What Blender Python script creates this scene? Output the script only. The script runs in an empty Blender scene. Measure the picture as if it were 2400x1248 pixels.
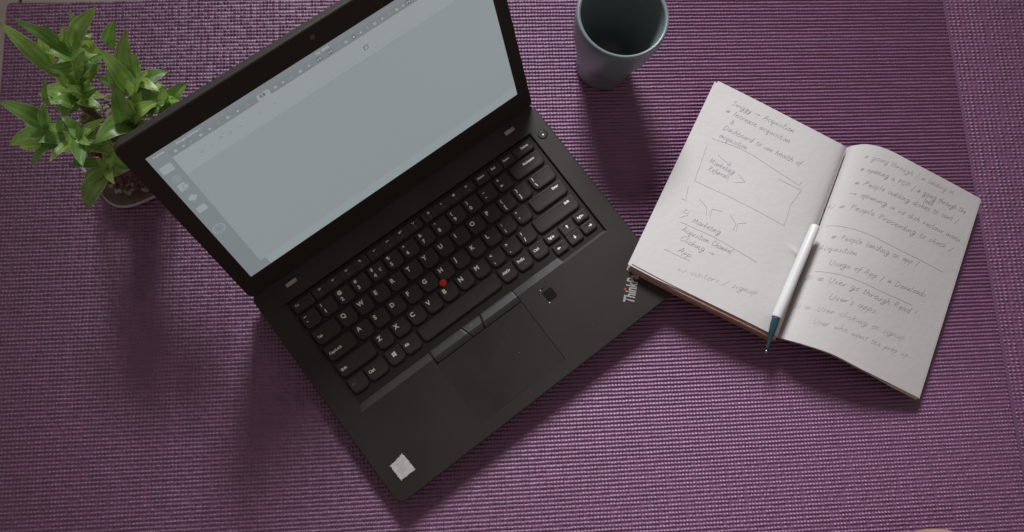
import bpy, bmesh, math, random
import numpy as np
from mathutils import Vector, Matrix

random.seed(7); RNG = np.random.default_rng(7)
MM = 0.001
SC = bpy.context.scene
COL = SC.collection
R = math.radians

# ------------------------------------------------------------------ camera
cam_d = bpy.data.cameras.new("camera")
cam = bpy.data.objects.new("camera", cam_d); COL.objects.link(cam)
cam_d.sensor_width = 36.0
cam_d.lens = 36.0 * 1909.68 / 2400.0
cam_d.clip_start = 0.02; cam_d.clip_end = 50.0
cam.location = (-62.26 * MM, -163.96 * MM, 795.78 * MM)
cam.rotation_euler = (R(11.61), R(-4.47), 0.0)
SC.camera = cam

# ------------------------------------------------------------------ light
SC.view_settings.view_transform = 'Standard'
SC.view_settings.look = 'None'
SC.view_settings.exposure = 0.0
SC.view_settings.gamma = 1.0
world = bpy.data.worlds.new("World"); SC.world = world
world.use_nodes = True
bgn = world.node_tree.nodes['Background']
bgn.inputs['Color'].default_value = (1.0, 0.86, 0.81, 1)      # soft light of the room
bgn.inputs['Strength'].default_value = 0.195

def aim(o, target):
    d = Vector(target) - o.location
    o.rotation_euler = d.to_track_quat('-Z', 'Y').to_euler()

win_d = bpy.data.lights.new("window_light", 'SPOT')           # daylight let in through one window
win_d.energy = 425.0
win_d.color = (0.93, 0.95, 1.0)
win_d.shadow_soft_size = 0.40
win_d.spot_size = R(23); win_d.spot_blend = 0.70
win = bpy.data.objects.new("window_light", win_d); COL.objects.link(win)
LDIR = Vector((-0.28, 1.20, 0.95)).normalized()
AIM = Vector((0.15, 0.06, 0.0))
win.location = AIM + LDIR * 2.6
aim(win, AIM)

SC.cycles.max_bounces = 10
SC.cycles.transmission_bounces = 8
SC.cycles.transparent_max_bounces = 8
SC.cycles.caustics_refractive = False
SC.cycles.caustics_reflective = False

# ------------------------------------------------------------------ helpers
def mat(name, color, rough=0.5, spec=0.5, metal=0.0, bump=None, noise=None, emit=None, coat=0.0,
        trans=0.0, sheen=0.0, ior=1.45, rvar=None):
    """procedural material; noise=(scale, amount) varies the colour, bump=(scale, metres)"""
    m = bpy.data.materials.new(name); m.use_nodes = True
    nt = m.node_tree; b = nt.nodes['Principled BSDF']
    b.inputs['Base Color'].default_value = (*color, 1)
    b.inputs['Roughness'].default_value = rough
    b.inputs['Specular IOR Level'].default_value = spec
    b.inputs['Metallic'].default_value = metal
    b.inputs['Coat Weight'].default_value = coat
    b.inputs['Transmission Weight'].default_value = trans
    b.inputs['Sheen Weight'].default_value = sheen
    b.inputs['IOR'].default_value = ior
    tc = nt.nodes.new('ShaderNodeTexCoord')
    if noise:
        n = nt.nodes.new('ShaderNodeTexNoise'); n.inputs['Scale'].default_value = noise[0]
        n.inputs['Detail'].default_value = 5
        nt.links.new(tc.outputs['Object'], n.inputs['Vector'])
        r = nt.nodes.new('ShaderNodeValToRGB')
        lo = [max(0, c * (1 - noise[1])) for c in color]; hi = [min(1, c * (1 + noise[1])) for c in color]
        r.color_ramp.elements[0].position = 0.3; r.color_ramp.elements[1].position = 0.7
        r.color_ramp.elements[0].color = (*lo, 1); r.color_ramp.elements[1].color = (*hi, 1)
        nt.links.new(n.outputs['Fac'], r.inputs['Fac']); nt.links.new(r.outputs['Color'], b.inputs['Base Color'])
    if rvar:      # (scale, amount): greasy and dry patches
        n = nt.nodes.new('ShaderNodeTexNoise'); n.inputs['Scale'].default_value = rvar[0]; n.inputs['Detail'].default_value = 4
        nt.links.new(tc.outputs['Object'], n.inputs['Vector'])
        r = nt.nodes.new('ShaderNodeMapRange'); r.inputs['From Min'].default_value = .3; r.inputs['From Max'].default_value = .7
        r.inputs['To Min'].default_value = rough - rvar[1]; r.inputs['To Max'].default_value = rough + rvar[1]
        nt.links.new(n.outputs['Fac'], r.inputs['Value']); nt.links.new(r.outputs['Result'], b.inputs['Roughness'])
    if bump:
        n = nt.nodes.new('ShaderNodeTexNoise'); n.inputs['Scale'].default_value = bump[0]
        n.inputs['Detail'].default_value = 6
        nt.links.new(tc.outputs['Object'], n.inputs['Vector'])
        bp = nt.nodes.new('ShaderNodeBump'); bp.inputs['Strength'].default_value = 1.0
        bp.inputs['Distance'].default_value = bump[1]
        nt.links.new(n.outputs['Fac'], bp.inputs['Height']); nt.links.new(bp.outputs['Normal'], b.inputs['Normal'])
    if emit:
        b.inputs['Emission Color'].default_value = (*emit[0], 1)
        b.inputs['Emission Strength'].default_value = emit[1]
    return m

def obj(name, verts, faces, m, parent=None, smooth=False, loc=None, uvs=None):
    """one mesh object from vertices in millimetres"""
    me = bpy.data.meshes.new(name)
    me.from_pydata([tuple(c * MM for c in v) for v in verts], [], faces)
    if uvs is not None:
        uv = me.uv_layers.new(name='UVMap')
        for lp in me.loops: uv.data[lp.index].uv = uvs[lp.vertex_index]
    bm = bmesh.new(); bm.from_mesh(me)
    bmesh.ops.recalc_face_normals(bm, faces=bm.faces)
    bm.to_mesh(me); bm.free()
    if smooth: me.polygons.foreach_set('use_smooth', [True] * len(me.polygons))
    me.materials.append(m)
    return link(name, me, parent, loc)

def link(name, me, parent=None, loc=None):
    o = bpy.data.objects.new(name, me); COL.objects.link(o)
    if parent: o.parent = parent
    if loc: o.location = tuple(c * MM for c in loc)
    return o

def tag(o, label=None, cat=None, group=None, kind=None):
    for k, v in (('label', label), ('category', cat), ('group', group), ('kind', kind)):
        if v: o[k] = v
    return o

def thing(name, label, cat, loc=(0, 0, 0), rz=0.0):
    o = bpy.data.objects.new(name, None); COL.objects.link(o)
    o.empty_display_size = 0.02
    o.location = tuple(c * MM for c in loc); o.rotation_euler = (0, 0, rz)
    return tag(o, label, cat)

def bridge(rings, closed=True, cap0=True, cap1=True):
    """faces between equal rings of vertices"""
    v = [p for r in rings for p in r]; n = len(rings[0]); f = []
    for k in range(len(rings) - 1):
        for i in range(n if closed else n - 1):
            a = k * n + i; b = k * n + (i + 1) % n
            f.append((a, b, b + n, a + n))
    if cap0: f.append(tuple(range(n - 1, -1, -1)))
    if cap1: f.append(tuple(range((len(rings) - 1) * n, len(rings) * n)))
    return v, f

def rrect(u0, u1, v0, v1, r, n=5, z=0.0, rb=None, smile=0.0):
    """rounded rectangle outline; rb = radius of the two lower corners, smile = bulge of the lower edge"""
    rb = r if rb is None else rb; pts = []
    for cx, cy, a0, rr in ((u1 - r, v1 - r, 0, r), (u0 + r, v1 - r, 90, r), (u0 + rb, v0 + rb, 180, rb), (u1 - rb, v0 + rb, 270, rb)):
        for k in range(n + 1):
            a = R(a0 + 90.0 * k / n)
            pts.append((cx + rr * math.cos(a), cy + rr * math.sin(a), z))
    if smile:
        w = (u1 - u0) / 2; c = (u0 + u1) / 2
        pts = [(x, y - smile * (1 - ((x - c) / w) ** 2) if y < v0 + rb + 0.01 else y, zz) for x, y, zz in pts]
    return pts

def slab(name, u0, u1, v0, v1, z0, z1, r, m, parent, bev=0.4, n=5):
    rings = [rrect(u0, u1, v0, v1, r, n, z0), rrect(u0, u1, v0, v1, r, n, z1 - bev),
             rrect(u0 + bev * .3, u1 - bev * .3, v0 + bev * .3, v1 - bev * .3, r, n, z1 - bev * .3),
             rrect(u0 + bev, u1 - bev, v0 + bev, v1 - bev, max(r - bev, .05), n, z1)]
    v, f = bridge(rings)
    return obj(name, v, f, m, parent)

def tube(path, radii, n=12, cap=True):
    rings = []; P = [Vector(p) for p in path]; up = Vector((0.13, 0.21, 0.97))
    for i, p in enumerate(P):
        d = (P[min(i + 1, len(P) - 1)] - P[max(i - 1, 0)]).normalized()
        a = d.cross(up)
        if a.length < 1e-3: a = d.cross(Vector((1, 0, 0)))
        a.normalize(); b = d.cross(a)
        rings.append([tuple(p + (a * math.cos(2 * math.pi * k / n) + b * math.sin(2 * math.pi * k / n)) * radii[i]) for k in range(n)])
    return bridge(rings, True, cap, cap)

def lathe(prof, n=64):
    return bridge([[(r * math.cos(2 * math.pi * k / n), r * math.sin(2 * math.pi * k / n), z) for k in range(n)] for r, z in prof], True, False, False)

# text: all pieces are queued, turned into meshes in one pass
TEXTQ = []
def text_mesh(s, size, m, bold=0.0, sx=1.0, align='LEFT'):
    c = bpy.data.curves.new('legend', 'FONT'); c.body = s; c.size = size * MM
    c.offset = bold * MM; c.align_x = align; c.resolution_u = 3; c.fill_mode = 'FRONT'
    o = bpy.data.objects.new('legend', c); COL.objects.link(o)
    o.scale = (sx, 1, 1)
    return o
def texts(reqs):
    """[(string, size, material, bold, sx, align)] -> meshes with the text lying in the xy plane, metres"""
    obs = [text_mesh(*q) for q in reqs]
    bpy.context.view_layer.update()
    dg = bpy.context.evaluated_depsgraph_get(); out = []
    for o, q in zip(obs, reqs):
        me = bpy.data.meshes.new_from_object(o.evaluated_get(dg))
        me.transform(Matrix.Diagonal((q[4], 1, 1, 1)))
        me.materials.clear(); me.materials.append(q[2]); me.name = 'legend'
        out.append(me)
    for o in obs:
        c = o.data; bpy.data.objects.remove(o); bpy.data.curves.remove(c)
    return out

# single-stroke pen letters (x-height 1, ascender 2, descender -1): width, strokes
G = {
'a': (.95, [[(.75, .8), (.4, 1), (.05, .55), (.25, 0), (.7, .45), (.78, .95), (.75, .15), (.95, .05)]]),
'b': (.85, [[(.15, 1.9), (.1, .1), (.5, 0), (.8, .45), (.5, .9), (.12, .6)]]),
'c': (.75, [[(.7, .8), (.35, 1), (.05, .5), (.3, 0), (.75, .2)]]),
'd': (.95, [[(.7, .8), (.35, .95), (.05, .45), (.3, 0), (.7, .4), (.85, 1.95), (.75, .1), (.95, .02)]]),
'e': (.75, [[(.1, .45), (.6, .6), (.5, .98), (.15, .75), (.15, .2), (.45, 0), (.75, .2)]]),
'f': (.6, [[(.7, 1.8), (.4, 1.9), (.25, 1.2), (.15, -.7)], [(0, .9), (.6, .95)]]),
'g': (.9, [[(.7, .85), (.35, 1), (.08, .55), (.35, .1), (.7, .5), (.75, .9), (.6, -.7), (.2, -.9), (.15, -.5), (.9, .1)]]),
'h': (.9, [[(.2, 1.9), (.08, 0)], [(.12, .5), (.5, .95), (.7, .6), (.65, .05), (.9, .1)]]),
'i': (.4, [[(.15, .9), (.12, .1), (.35, .05)], [(.25, 1.4), (.3, 1.45)]]),
'j': (.4, [[(.3, .9), (.15, -.8)], [(.3, 1.4), (.34, 1.45)]]),
'k': (.8, [[(.2, 1.9), (.06, 0)], [(.7, .95), (.15, .5), (.7, 0)]]),
'l': (.4, [[(.25, 1.95), (.1, .15), (.35, .02)]]),
'm': (1.3, [[(.05, .9), (.05, 0), (.3, .9), (.5, .85), (.5, .05), (.75, .9), (.98, .8), (.95, .1), (1.25, .1)]]),
'n': (.9, [[(.05, .9), (.05, 0), (.35, .9), (.6, .85), (.6, .1), (.9, .1)]]),
'o': (.8, [[(.45, 1), (.08, .6), (.25, 0), (.68, .3), (.5, .98), (.8, .9)]]),
'p': (.85, [[(.15, .95), (.02, -.9)], [(.12, .6), (.5, 1), (.75, .6), (.45, .1), (.1, .2)]]),
'q': (.85, [[(.65, .85), (.3, 1), (.08, .5), (.3, .05), (.68, .6), (.6, -.9), (.85, -.4)]]),
'r': (.65, [[(.08, .95), (.08, .05), (.3, .8), (.65, .85)]]),
's': (.65, [[(.55, .9), (.2, .85), (.25, .55), (.5, .3), (.3, 0), (.02, .12)]]),
't': (.55, [[(.25, 1.6), (.15, .2), (.4, .02), (.55, .15)], [(0, 1.05), (.5, 1.1)]]),
'u': (.9, [[(.05, .95), (.1, .15), (.4, .05), (.65, .9), (.62, .15), (.9, .05)]]),
'v': (.75, [[(.02, .95), (.3, 0), (.7, .95)]]),
'w': (1.1, [[(.02, .95), (.2, .05), (.5, .8), (.7, .05), (1.05, .95)]]),
'x': (.7, [[(.02, .95), (.65, 0)], [(.65, .95), (.02, 0)]]),
'y': (.85, [[(.05, .95), (.15, .3), (.45, .3), (.7, .95), (.5, -.7), (.15, -.85), (.2, -.4), (.85, .1)]]),
'z': (.7, [[(.05, .9), (.6, .9), (.05, 0), (.7, .05)]]),
'A': (1.2, [[(.02, 0), (.6, 1.8), (.95, 0)], [(.2, .6), (.95, .65)]]),
'C': (1.1, [[(1, 1.5), (.6, 1.8), (.1, .9), (.45, 0), (1.05, .35)]]),
'D': (1.2, [[(.15, 1.75), (.1, 0)], [(.05, 1.75), (.8, 1.5), (1, .8), (.6, .05), (.05, 0)]]),
'I': (.5, [[(.3, 1.8), (.15, 0)]]),
'M': (1.5, [[(.05, 0), (.25, 1.7), (.6, .4), (1.05, 1.7), (1.2, 0)]]),
'P': (1.0, [[(.2, 1.75), (.08, 0)], [(.1, 1.7), (.75, 1.6), (.8, 1.1), (.15, .9)]]),
'R': (1.1, [[(.2, 1.75), (.08, 0)], [(.1, 1.7), (.75, 1.55), (.7, 1.05), (.15, .9), (.95, 0)]]),
'S': (1.0, [[(.85, 1.5), (.5, 1.8), (.15, 1.4), (.75, .7), (.55, .05), (.05, .25)]]),
'U': (1.1, [[(.1, 1.75), (.12, .4), (.5, 0), (.85, .5), (.95, 1.75)]]),
'#': (1.2, [[(.45, 1.1), (.3, .05)], [(.8, 1.1), (.65, .05)], [(.1, .75), (1.1, .85)], [(.05, .3), (1.05, .4)]]),
'/': (.7, [[(.6, 1.9), (.05, -.5)]]),
')': (.5, [[(.1, 1.7), (.4, .9), (.05, -.1)]]),
'1': (.4, [[(.02, 1.3), (.25, 1.7), (.2, 0)]]),
'2': (.8, [[(.1, 1.3), (.4, 1.7), (.65, 1.2), (.05, .05), (.75, .05)]]),
'3': (.8, [[(.1, 1.6), (.6, 1.5), (.3, .9), (.65, .5), (.4, 0), (.02, .2)]]),
'4': (.8, [[(.5, 1.7), (.05, .6), (.75, .65)], [(.5, 1.1), (.42, 0)]]),
':': (.4, [[(.15, .9), (.2, .95)], [(.12, .1), (.17, .15)]]),
'!': (.4, [[(.25, 1.8), (.12, .5)], [(.1, .05), (.14, .1)]]),
"'": (.3, [[(.2, 1.9), (.12, 1.5)]]),
'&': (1.0, [[(.9, .1), (.25, 1.2), (.4, 1.7), (.65, 1.3), (.1, .4), (.4, 0), (.9, .7)]]),
'-': (1.1, [[(.05, .55), (1.1, .6)]]),
'>': (.5, [[(-.25, .95), (.2, .6), (-.2, .2)]]),
' ': (.8, []),
}
def spline(pts, sub=4):
    if len(pts) < 3: return pts
    out = []
    for i in range(len(pts) - 1):
        p1, p2 = np.array(pts[i]), np.array(pts[i + 1])
        p0 = np.array(pts[i - 1]) if i else 2 * p1 - p2
        p3 = np.array(pts[i + 2]) if i + 2 < len(pts) else 2 * p2 - p1
        for k in range(sub):
            t = k / sub
            out.append(tuple(.5 * (2 * p1 + (p2 - p0) * t + (2 * p0 - 5 * p1 + 4 * p2 - p3) * t * t + (3 * p1 - p0 - 3 * p2 + p3) * t ** 3)))
    out.append(tuple(pts[-1])); return out
def strokes_of(s, jitter=.06, slant=.28):
    x = 0.0; out = []
    for ch in s:
        w, st = G.get(ch, G['o'])
        k = random.uniform(.9, 1.1); dy = random.uniform(-.08, .08)
        for q in st:
            p = [(x + (a + b * slant + random.uniform(-jitter, jitter)), b * k + dy + random.uniform(-jitter, jitter)) for a, b in q]
            out.append(spline(p))
        x += w + .12
    return out, x

# ------------------------------------------------------------------ materials
M_MAT = mat('mat_foam', (0.190, 0.068, 0.158), rough=.46, spec=.9, ior=1.5, noise=(60, .10))
M_SEAM = mat('mat_seam', (0.165, 0.075, 0.150), rough=.5, spec=.5)
M_TILE = mat('floor_tile', (0.40, 0.35, 0.30), rough=.35, spec=.5, noise=(9, .08))
M_GROUT = mat('grout', (0.10, 0.08, 0.07), rough=.9)
M_CASE = mat('laptop_plastic', (0.016, 0.011, 0.008), rough=.57, spec=.62, bump=(5200, .00002), noise=(40, .10), rvar=(26, .07))
M_FLOOR = mat('keyboard_tray', (0.020, 0.016, 0.013), rough=.6, spec=.3, bump=(4200, .00002))
M_KEY = mat('key_plastic', (0.027, 0.022, 0.018), rough=.52, spec=.5, bump=(5200, .00001))
M_GAP = mat('panel_gap', (0.010, 0.008, 0.007), rough=.8, spec=.1)
M_PAD = mat('touchpad_plastic', (0.0145, 0.0100, 0.0072), rough=.56, spec=.56, noise=(22, .14), rvar=(30, .10))
M_BUTTON = mat('button_plastic', (0.027, 0.023, 0.020), rough=.45, spec=.45)
M_BEZEL = mat('bezel_plastic', (0.036, 0.027, 0.021), rough=.62, spec=.25, bump=(3800, .00002))
M_LID = mat('lid_plastic', (0.040, 0.034, 0.030), rough=.6, spec=.35)
M_STEEL = mat('hinge_metal', (0.42, 0.36, 0.31), rough=.38, metal=1.0)
M_LEGEND = mat('legend_print', (0.90, 0.87, 0.82), rough=.6)
M_LEGDIM = mat('legend_print_dim', (0.22, 0.21, 0.20), rough=.6)
M_RED = mat('rubber_red', (0.55, 0.035, 0.02), rough=.65, spec=.3)
M_LOGO = mat('logo_metal', (0.42, 0.40, 0.38), rough=.5, metal=.3)
M_LOGORED = mat('logo_red', (0.50, 0.04, 0.03), rough=.5)
M_STICK = mat('sticker_paper', (0.56, 0.54, 0.52), rough=.75, noise=(420, .14))
M_STKGREY = mat('sticker_print', (0.40, 0.38, 0.37), rough=.8)
M_DUST_GLINT = mat('dust_glint', (0.6, 0.58, 0.55), rough=.9)  # dust specks, also the reader's pale mark and its painted glint
M_LEDW = mat('power_led', (.8, .8, .8), rough=.4, emit=((1, .98, .93), .55))
M_CAM = mat('webcam_glass', (0.10, 0.045, 0.035), rough=.2, coat=.5)

# ------------------------------------------------------------------ legends for the keys, made in one pass
P = 19.05
KEYS = []   # (u0, u1, v0, v1, [(text, du from left, dv of baseline from v0, size, mat, bold, sx)])
def letter(ch): return [(ch, 2.2, 7.6, 5.9, M_LEGEND, .24, 1.0)]
def two(up, lo): return [(up, 2.4, 9.4, 4.4, M_LEGEND, .19, 1.0), (lo, 2.4, 2.5, 5.1, M_LEGEND, .22, 1.0)]
def word(s, du=2.0, dv=5.6, size=3.5, sx=.95): return [(s, du, dv, size, M_LEGEND, .12, sx)]
def top_of(c, off=0.0): return c - 6.9, c + 6.8
# number row
v0, v1 = 41.6, 55.2
for i, (up, lo) in enumerate([('~', '`'), ('!', '1'), ('@', '2'), ('#', '3'), ('$', '4'), ('%', '5'), ('^', '6'), ('&', '7'), ('*', '8'), ('(', '9'), (')', '0'), ('_', '-'), ('+', '=')]):
    c = -142.875 + P * (i + .5) - .6
    L = two(up, lo)
    if lo == '4': L = L + [('\u20b9', 9.6, 4.6, 4.6, M_LEGEND, .08, 1.0)]
    KEYS.append((c - 7.8, c + 7.8, v0, v1, L))
KEYS.append((107.1, 141.5, v0, v1, word('Backspace', 14.0, 8.2)))
# upper letter row
v0, v1 = 22.4, 36.3
KEYS.append((-141.6, -117.2, v0, v1, word('Tab', 2.0, 5.2)))
for i, ch in enumerate('QWERTYUIOP'):
    c = -104.8 + P * i - .8; KEYS.append((c - 7.8, c + 7.8, v0, v1, letter(ch)))
for i, q in enumerate([('{', '['), ('}', ']')]):
    c = -104.8 + P * (10 + i) - .8; KEYS.append((c - 7.8, c + 7.8, v0, v1, two(*q)))
KEYS.append((116.5, 141.5, v0, v1, two('|', '\\')))
# home row
v0, v1 = 3.4, 17.2
KEYS.append((-141.6, -112.4, v0, v1, word('CapsLock', 2.0, 5.2)))
for i, ch in enumerate('ASDFGHJKL'):
    c = -100.0 + P * i - .6; KEYS.append((c - 7.8, c + 7.8, v0, v1, letter(ch)))
for i, q in enumerate([(':', ';'), ('"', "'")]):
    c = -100.0 + P * (9 + i) - .6; KEYS.append((c - 7.8, c + 7.8, v0, v1, two(*q)))
KEYS.append((102.4, 141.6, v0, v1, word('Enter', 27.0, 9.2)))
# lower letter row
v0, v1 = -15.6, -2.1
KEYS.append((-141.6, -103.0, v0, v1, word('Shift', 2.0, 5.2)))
for i, ch in enumerate('ZXCVBNM'):
    c = -90.5 + P * i; KEYS.append((c - 7.8, c + 7.8, v0, v1, letter(ch)))
for i, q in enumerate([('<', ','), ('>', '.'), ('?', '/')]):
    c = -90.5 + P * (7 + i); KEYS.append((c - 7.8, c + 7.8, v0, v1, two(*q)))
KEYS.append((92.4, 141.8, v0, v1, word('Shift', 37.5, 9.0)))
# bottom row
v0, v1 = -34.3, -20.6
KEYS.append((-141.5, -125.4, v0, v1, [('Fn', 2.2, 6.6, 3.4, M_LEGDIM, .02, 1.0)]))
KEYS.append((-122.4, -102.8, v0, v1, word('Ctrl', 2.0, 6.4, 3.9)))
KEYS.append((-99.0, -83.4, v0, v1, [('\u0001WIN', 0, 0, 0, M_LEGEND, 0, 1)]))
KEYS.append((-81.4, -64.3, v0, v1, word('Alt', 2.2, 6.8, 3.9)))
KEYS.append((-60.8, 31.1, v0, v1, []))
KEYS.append((35.0, 50.7, v0, v1, word('AltGr', 2.2, 6.8, 3.9)))
KEYS.append((53.8, 69.5, v0, v1, word('PrtSc', 2.2, 7.6, 3.9) + [('>', 7.5, 2.4, 2.6, M_LEGDIM, .0, 1)]))
KEYS.append((73.3, 89.1, v0, v1, word('Ctrl', 2.2, 6.8, 3.9)))
# arrow block
KEYS.append((92.3, 106.6, -28.6, -20.9, word('PgUp', 2.6, 2.6, 3.3)))
KEYS.append((110.6, 124.8, -32.3, -21.2, [('\u0001UP', 0, 0, 0, M_LEGEND, 0, 1)]))
KEYS.append((128.8, 142.3, -29.3, -20.8, word('PgDn', 2.4, 3.0, 3.3)))
KEYS.append((93.1, 106.9, -42.8, -33.7, [('\u0001LEFT', 0, 0, 0, M_LEGEND, 0, 1)]))
KEYS.append((110.6, 124.8, -43.4, -33.3, [('\u0001DOWN', 0, 0, 0, M_LEGEND, 0, 1)]))
KEYS.append((128.4, 142.3, -42.6, -33.6, [('\u0001RIGHT', 0, 0, 0, M_LEGEND, 0, 1)]))
# function row
FC = [-112.0, -96.6, -81.2, -65.6, -48.9, -33.5, -18.1, -2.7, 15.4, 30.8, 46.2, 61.4, 80.2, 96.0, 112.1]
FS = ['MUTE', 'VOLDN', 'VOLUP', 'MIC', 'DIM', 'BRIGHT', 'PROJ', 'WIFI', 'GEAR', 'BT', 'KBD', 'STAR']
KEYS.append((-141.6, -121.5, 59.8, 68.7, [('Esc', 2.2, 5.0, 3.2, M_LEGEND, .0, 1)]))
for i, c in enumerate(FC[:12]):
    KEYS.append((c - 7.35, c + 7.35, 59.8, 68.7, [('\u0001' + FS[i], 0, 0, 0, M_LEGEND, 0, 1), ('F%d' % (i + 1), 6.4, 1.2, 2.3, M_LEGDIM, 0, 1)]))
for c, s in zip(FC[12:], ('Home', 'End', 'Insert')):
    KEYS.append((c - 7.1, c + 7.1, 59.8, 68.7, word(s, 2.0 if s != 'End' else 3.4, 4.6, 3.3)))
KEYS.append((121.0, 141.6, 59.8, 68.6, word('Delete', 8.4, 4.6, 3.4)))

UI_W = mat('ui_text_light', (0, 0, 0), rough=.5, emit=((.46, .50, .52), 1))
UI_D = mat('ui_text_dark', (0, 0, 0), rough=.5, emit=((.10, .115, .125), 1))
UI_M = mat('ui_text_mid', (0, 0, 0), rough=.5, emit=((.185, .205, .215), 1))
REQ = []; WHERE = []
for ki, K in enumerate(KEYS):
    for L in K[4]:
        if L[0].startswith('\u0001'): continue
        REQ.append((L[0], L[3], L[4], L[5], L[6], 'LEFT')); WHERE.append((ki, L))
NK = len(REQ)
UITXT = [('Activities', -150.5, 169.4, 2.6, UI_W), ('Google Chrome \u25be', -130.5, 169.4, 2.9, UI_W), ('Sat 18:00', -5.0, 169.4, 3.2, UI_W)]
REQ += [(s, z, m, 0.0, 1.0, 'LEFT') for s, x, y, z, m in UITXT]
REQ.append(('ThinkPad', 15.2, M_LOGO, .34, .58, 'LEFT'))
REQ.append(('lllll', 3.0, M_LEGDIM, 0, 1.0, 'LEFT'))
TM = texts(REQ)

# ------------------------------------------------------------------ floor tiles
floor = obj('floor', [(-1100, -900, -9.5), (1300, -900, -9.5), (1300, 900, -9.5), (-1100, 900, -9.5)], [(0, 1, 2, 3)], M_GROUT)
tag(floor, kind='structure')
def tile_mesh(w):
    r = [rrect(-w, w, -w, w, 1.2, 2, -9.4), rrect(-w, w, -w, w, 1.2, 2, -6.9), rrect(-w + .8, w - .8, -w + .8, w - .8, .8, 2, -6.2)]
    v, f = bridge(r); return v, f
tv, tf = tile_mesh(148.7); tme = None
for i in range(-2, 5):
    for j in range(-2, 3):
        cx, cy = -506.3 + 150 + 300 * i, 100.0 + 150 + 300 * j - 30
        if tme is None:
            t = obj('tile', tv, tf, M_TILE, floor, loc=(cx, cy, 0)); tme = t.data
        else: link('tile', tme, floor, (cx, cy, 0))

# ------------------------------------------------------------------ yoga mat
ymat = thing('yoga_mat', 'purple ribbed yoga mat spread on the tiled floor under everything else', 'yoga mat', (0, 0, 0), math.atan2(.05059, .99872))
A0, A1, AS, AB, B0, B1 = -502.0, 640.0, 500.4, 504.0, -318.0, 292.0
def relief(name, a0, a1, da, pitch, bead, beadw, depth, seed, least=0.0):
    rng = np.random.default_rng(seed)
    nr = int(round((B1 - B0) / pitch)); per = 5
    ph = np.array([0.0, .22, .42, .6, .8])
    b = (np.arange(nr)[:, None] + ph[None, :]).ravel() * pitch + B0
    row = np.repeat(np.arange(nr), per); phv = np.tile(ph, nr)
    a = np.linspace(a0, a1, int((a1 - a0) / da) + 1)
    prof = (.5 - .5 * np.cos(2 * np.pi * phv)) ** .85
    prof = np.clip(prof, 0, 1)
    # beads along each rib, with their own size and a slow wander of the rib
    jit = rng.uniform(-.10, .10, nr)
    x = a[None, :] / bead + jit[row][:, None] + .05 * np.sin(a[None, :] / 23.0 + row[:, None] * 1.7)
    cell = np.floor(x).astype(int); fr = x - cell
    tab = rng.uniform(0, 1, (nr, cell.max() - cell.min() + 2))
    rv = tab[row[:, None], cell - cell.min()]
    left = np.clip((140 - a) / 420, 0, 1)[None, :]                 # the grain is more open towards the left end
    low = np.clip((-40 - b) / 200, 0, 1)[:, None]
    open_ = np.maximum(np.maximum(left, .8 * low), least)
    k = np.clip(beadw * (.22 + 1.1 * open_) * (.5 + .9 * rv), 0, .97)
    notch = 1 - k * np.abs(2 * fr - 1) ** 1.3
    # every few millimetres a thread of the scrim inside pulls the beads down
    col = a / 8.6 + .35 * np.sin(a / 37.0); cf = np.abs(2 * (col - np.floor(col)) - 1)[None, :]
    notch = notch * (1 - (.06 + .42 * open_) * (cf ** 5))
    amp = .94 + .06 * rng.uniform(-1, 1, (nr, 1))[row] + .14 * (rv - .5) - .30 * open_ * (rng.uniform(0, 1, rv.shape[:1])[:, None] * 0 + (rv < .35))
    h = depth * prof[:, None] * notch * amp
    h += .10 * np.sin(a[None, :] / 61.0 + b[:, None] / 47.0)
    # end ribs roll down to the edge
    edge = np.clip(np.minimum(B1 - b, b - B0) / 4.0, 0, 1)[:, None]
    h = h * edge
    bb = b[:, None] + .16 * np.sin(a[None, :] / 11.0 + row[:, None] * 2.1) + .10 * (rv - .5) * pitch
    bb = bb + ((b - B0) / (B1 - B0))[:, None] ** 4 * 11.0 * (1 - np.exp(-(a[None, :] - A0) / 260.0))      # the far edge bows a little
    V = np.empty((len(b), len(a), 3)); V[..., 0] = a[None, :]; V[..., 1] = bb; V[..., 2] = h - depth * 1.0 - .05
    V *= MM; nb, na = len(b), len(a)
    idx = np.arange(nb * na).reshape(nb, na)
    F = np.stack([idx[:-1, :-1], idx[:-1, 1:], idx[1:, 1:], idx[1:, :-1]], -1).reshape(-1, 4)
    me = bpy.data.meshes.new(name)
    me.vertices.add(nb * na); me.vertices.foreach_set('co', V.ravel())
    me.loops.add(F.size); me.loops.foreach_set('vertex_index', F.ravel().astype(np.int32))
    me.polygons.add(len(F)); me.polygons.foreach_set('loop_start', (np.arange(len(F)) * 4).astype(np.int32))
    me.polygons.foreach_set('use_smooth', np.ones(len(F), bool))
    me.update(calc_edges=True); me.materials.append(M_MAT)
    o = link(name, me, ymat); o['kind'] = 'stuff'; return o
relief('ribbed_surface', A0, AS, .86, 3.85, 3.3, 1.15, 2.2, 3)
relief('beaded_border', AB, A1, .86, 3.85, 5.3, 1.5, 2.1, 5, .85)
slab('seam', AS - .2, AB + .2, B0, B1, -3.0, -.50, .4, M_SEAM, ymat, bev=.3, n=1)
slab('foam_base', A0 - 1.2, A1 + 1.2, B0 - 1.0, B1 + 1.0, -6.0, -3.2, 5.0, M_SEAM, ymat, bev=.7, n=5)

# ------------------------------------------------------------------ laptop
lap = thing('laptop', 'open black laptop with lit grey screen standing on the purple mat', 'laptop', (-56.17, -14.37, 0), R(37.3035))
W2, VF, VB, ZT = 168.3, -141.5, 99.0, 20.0
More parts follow.
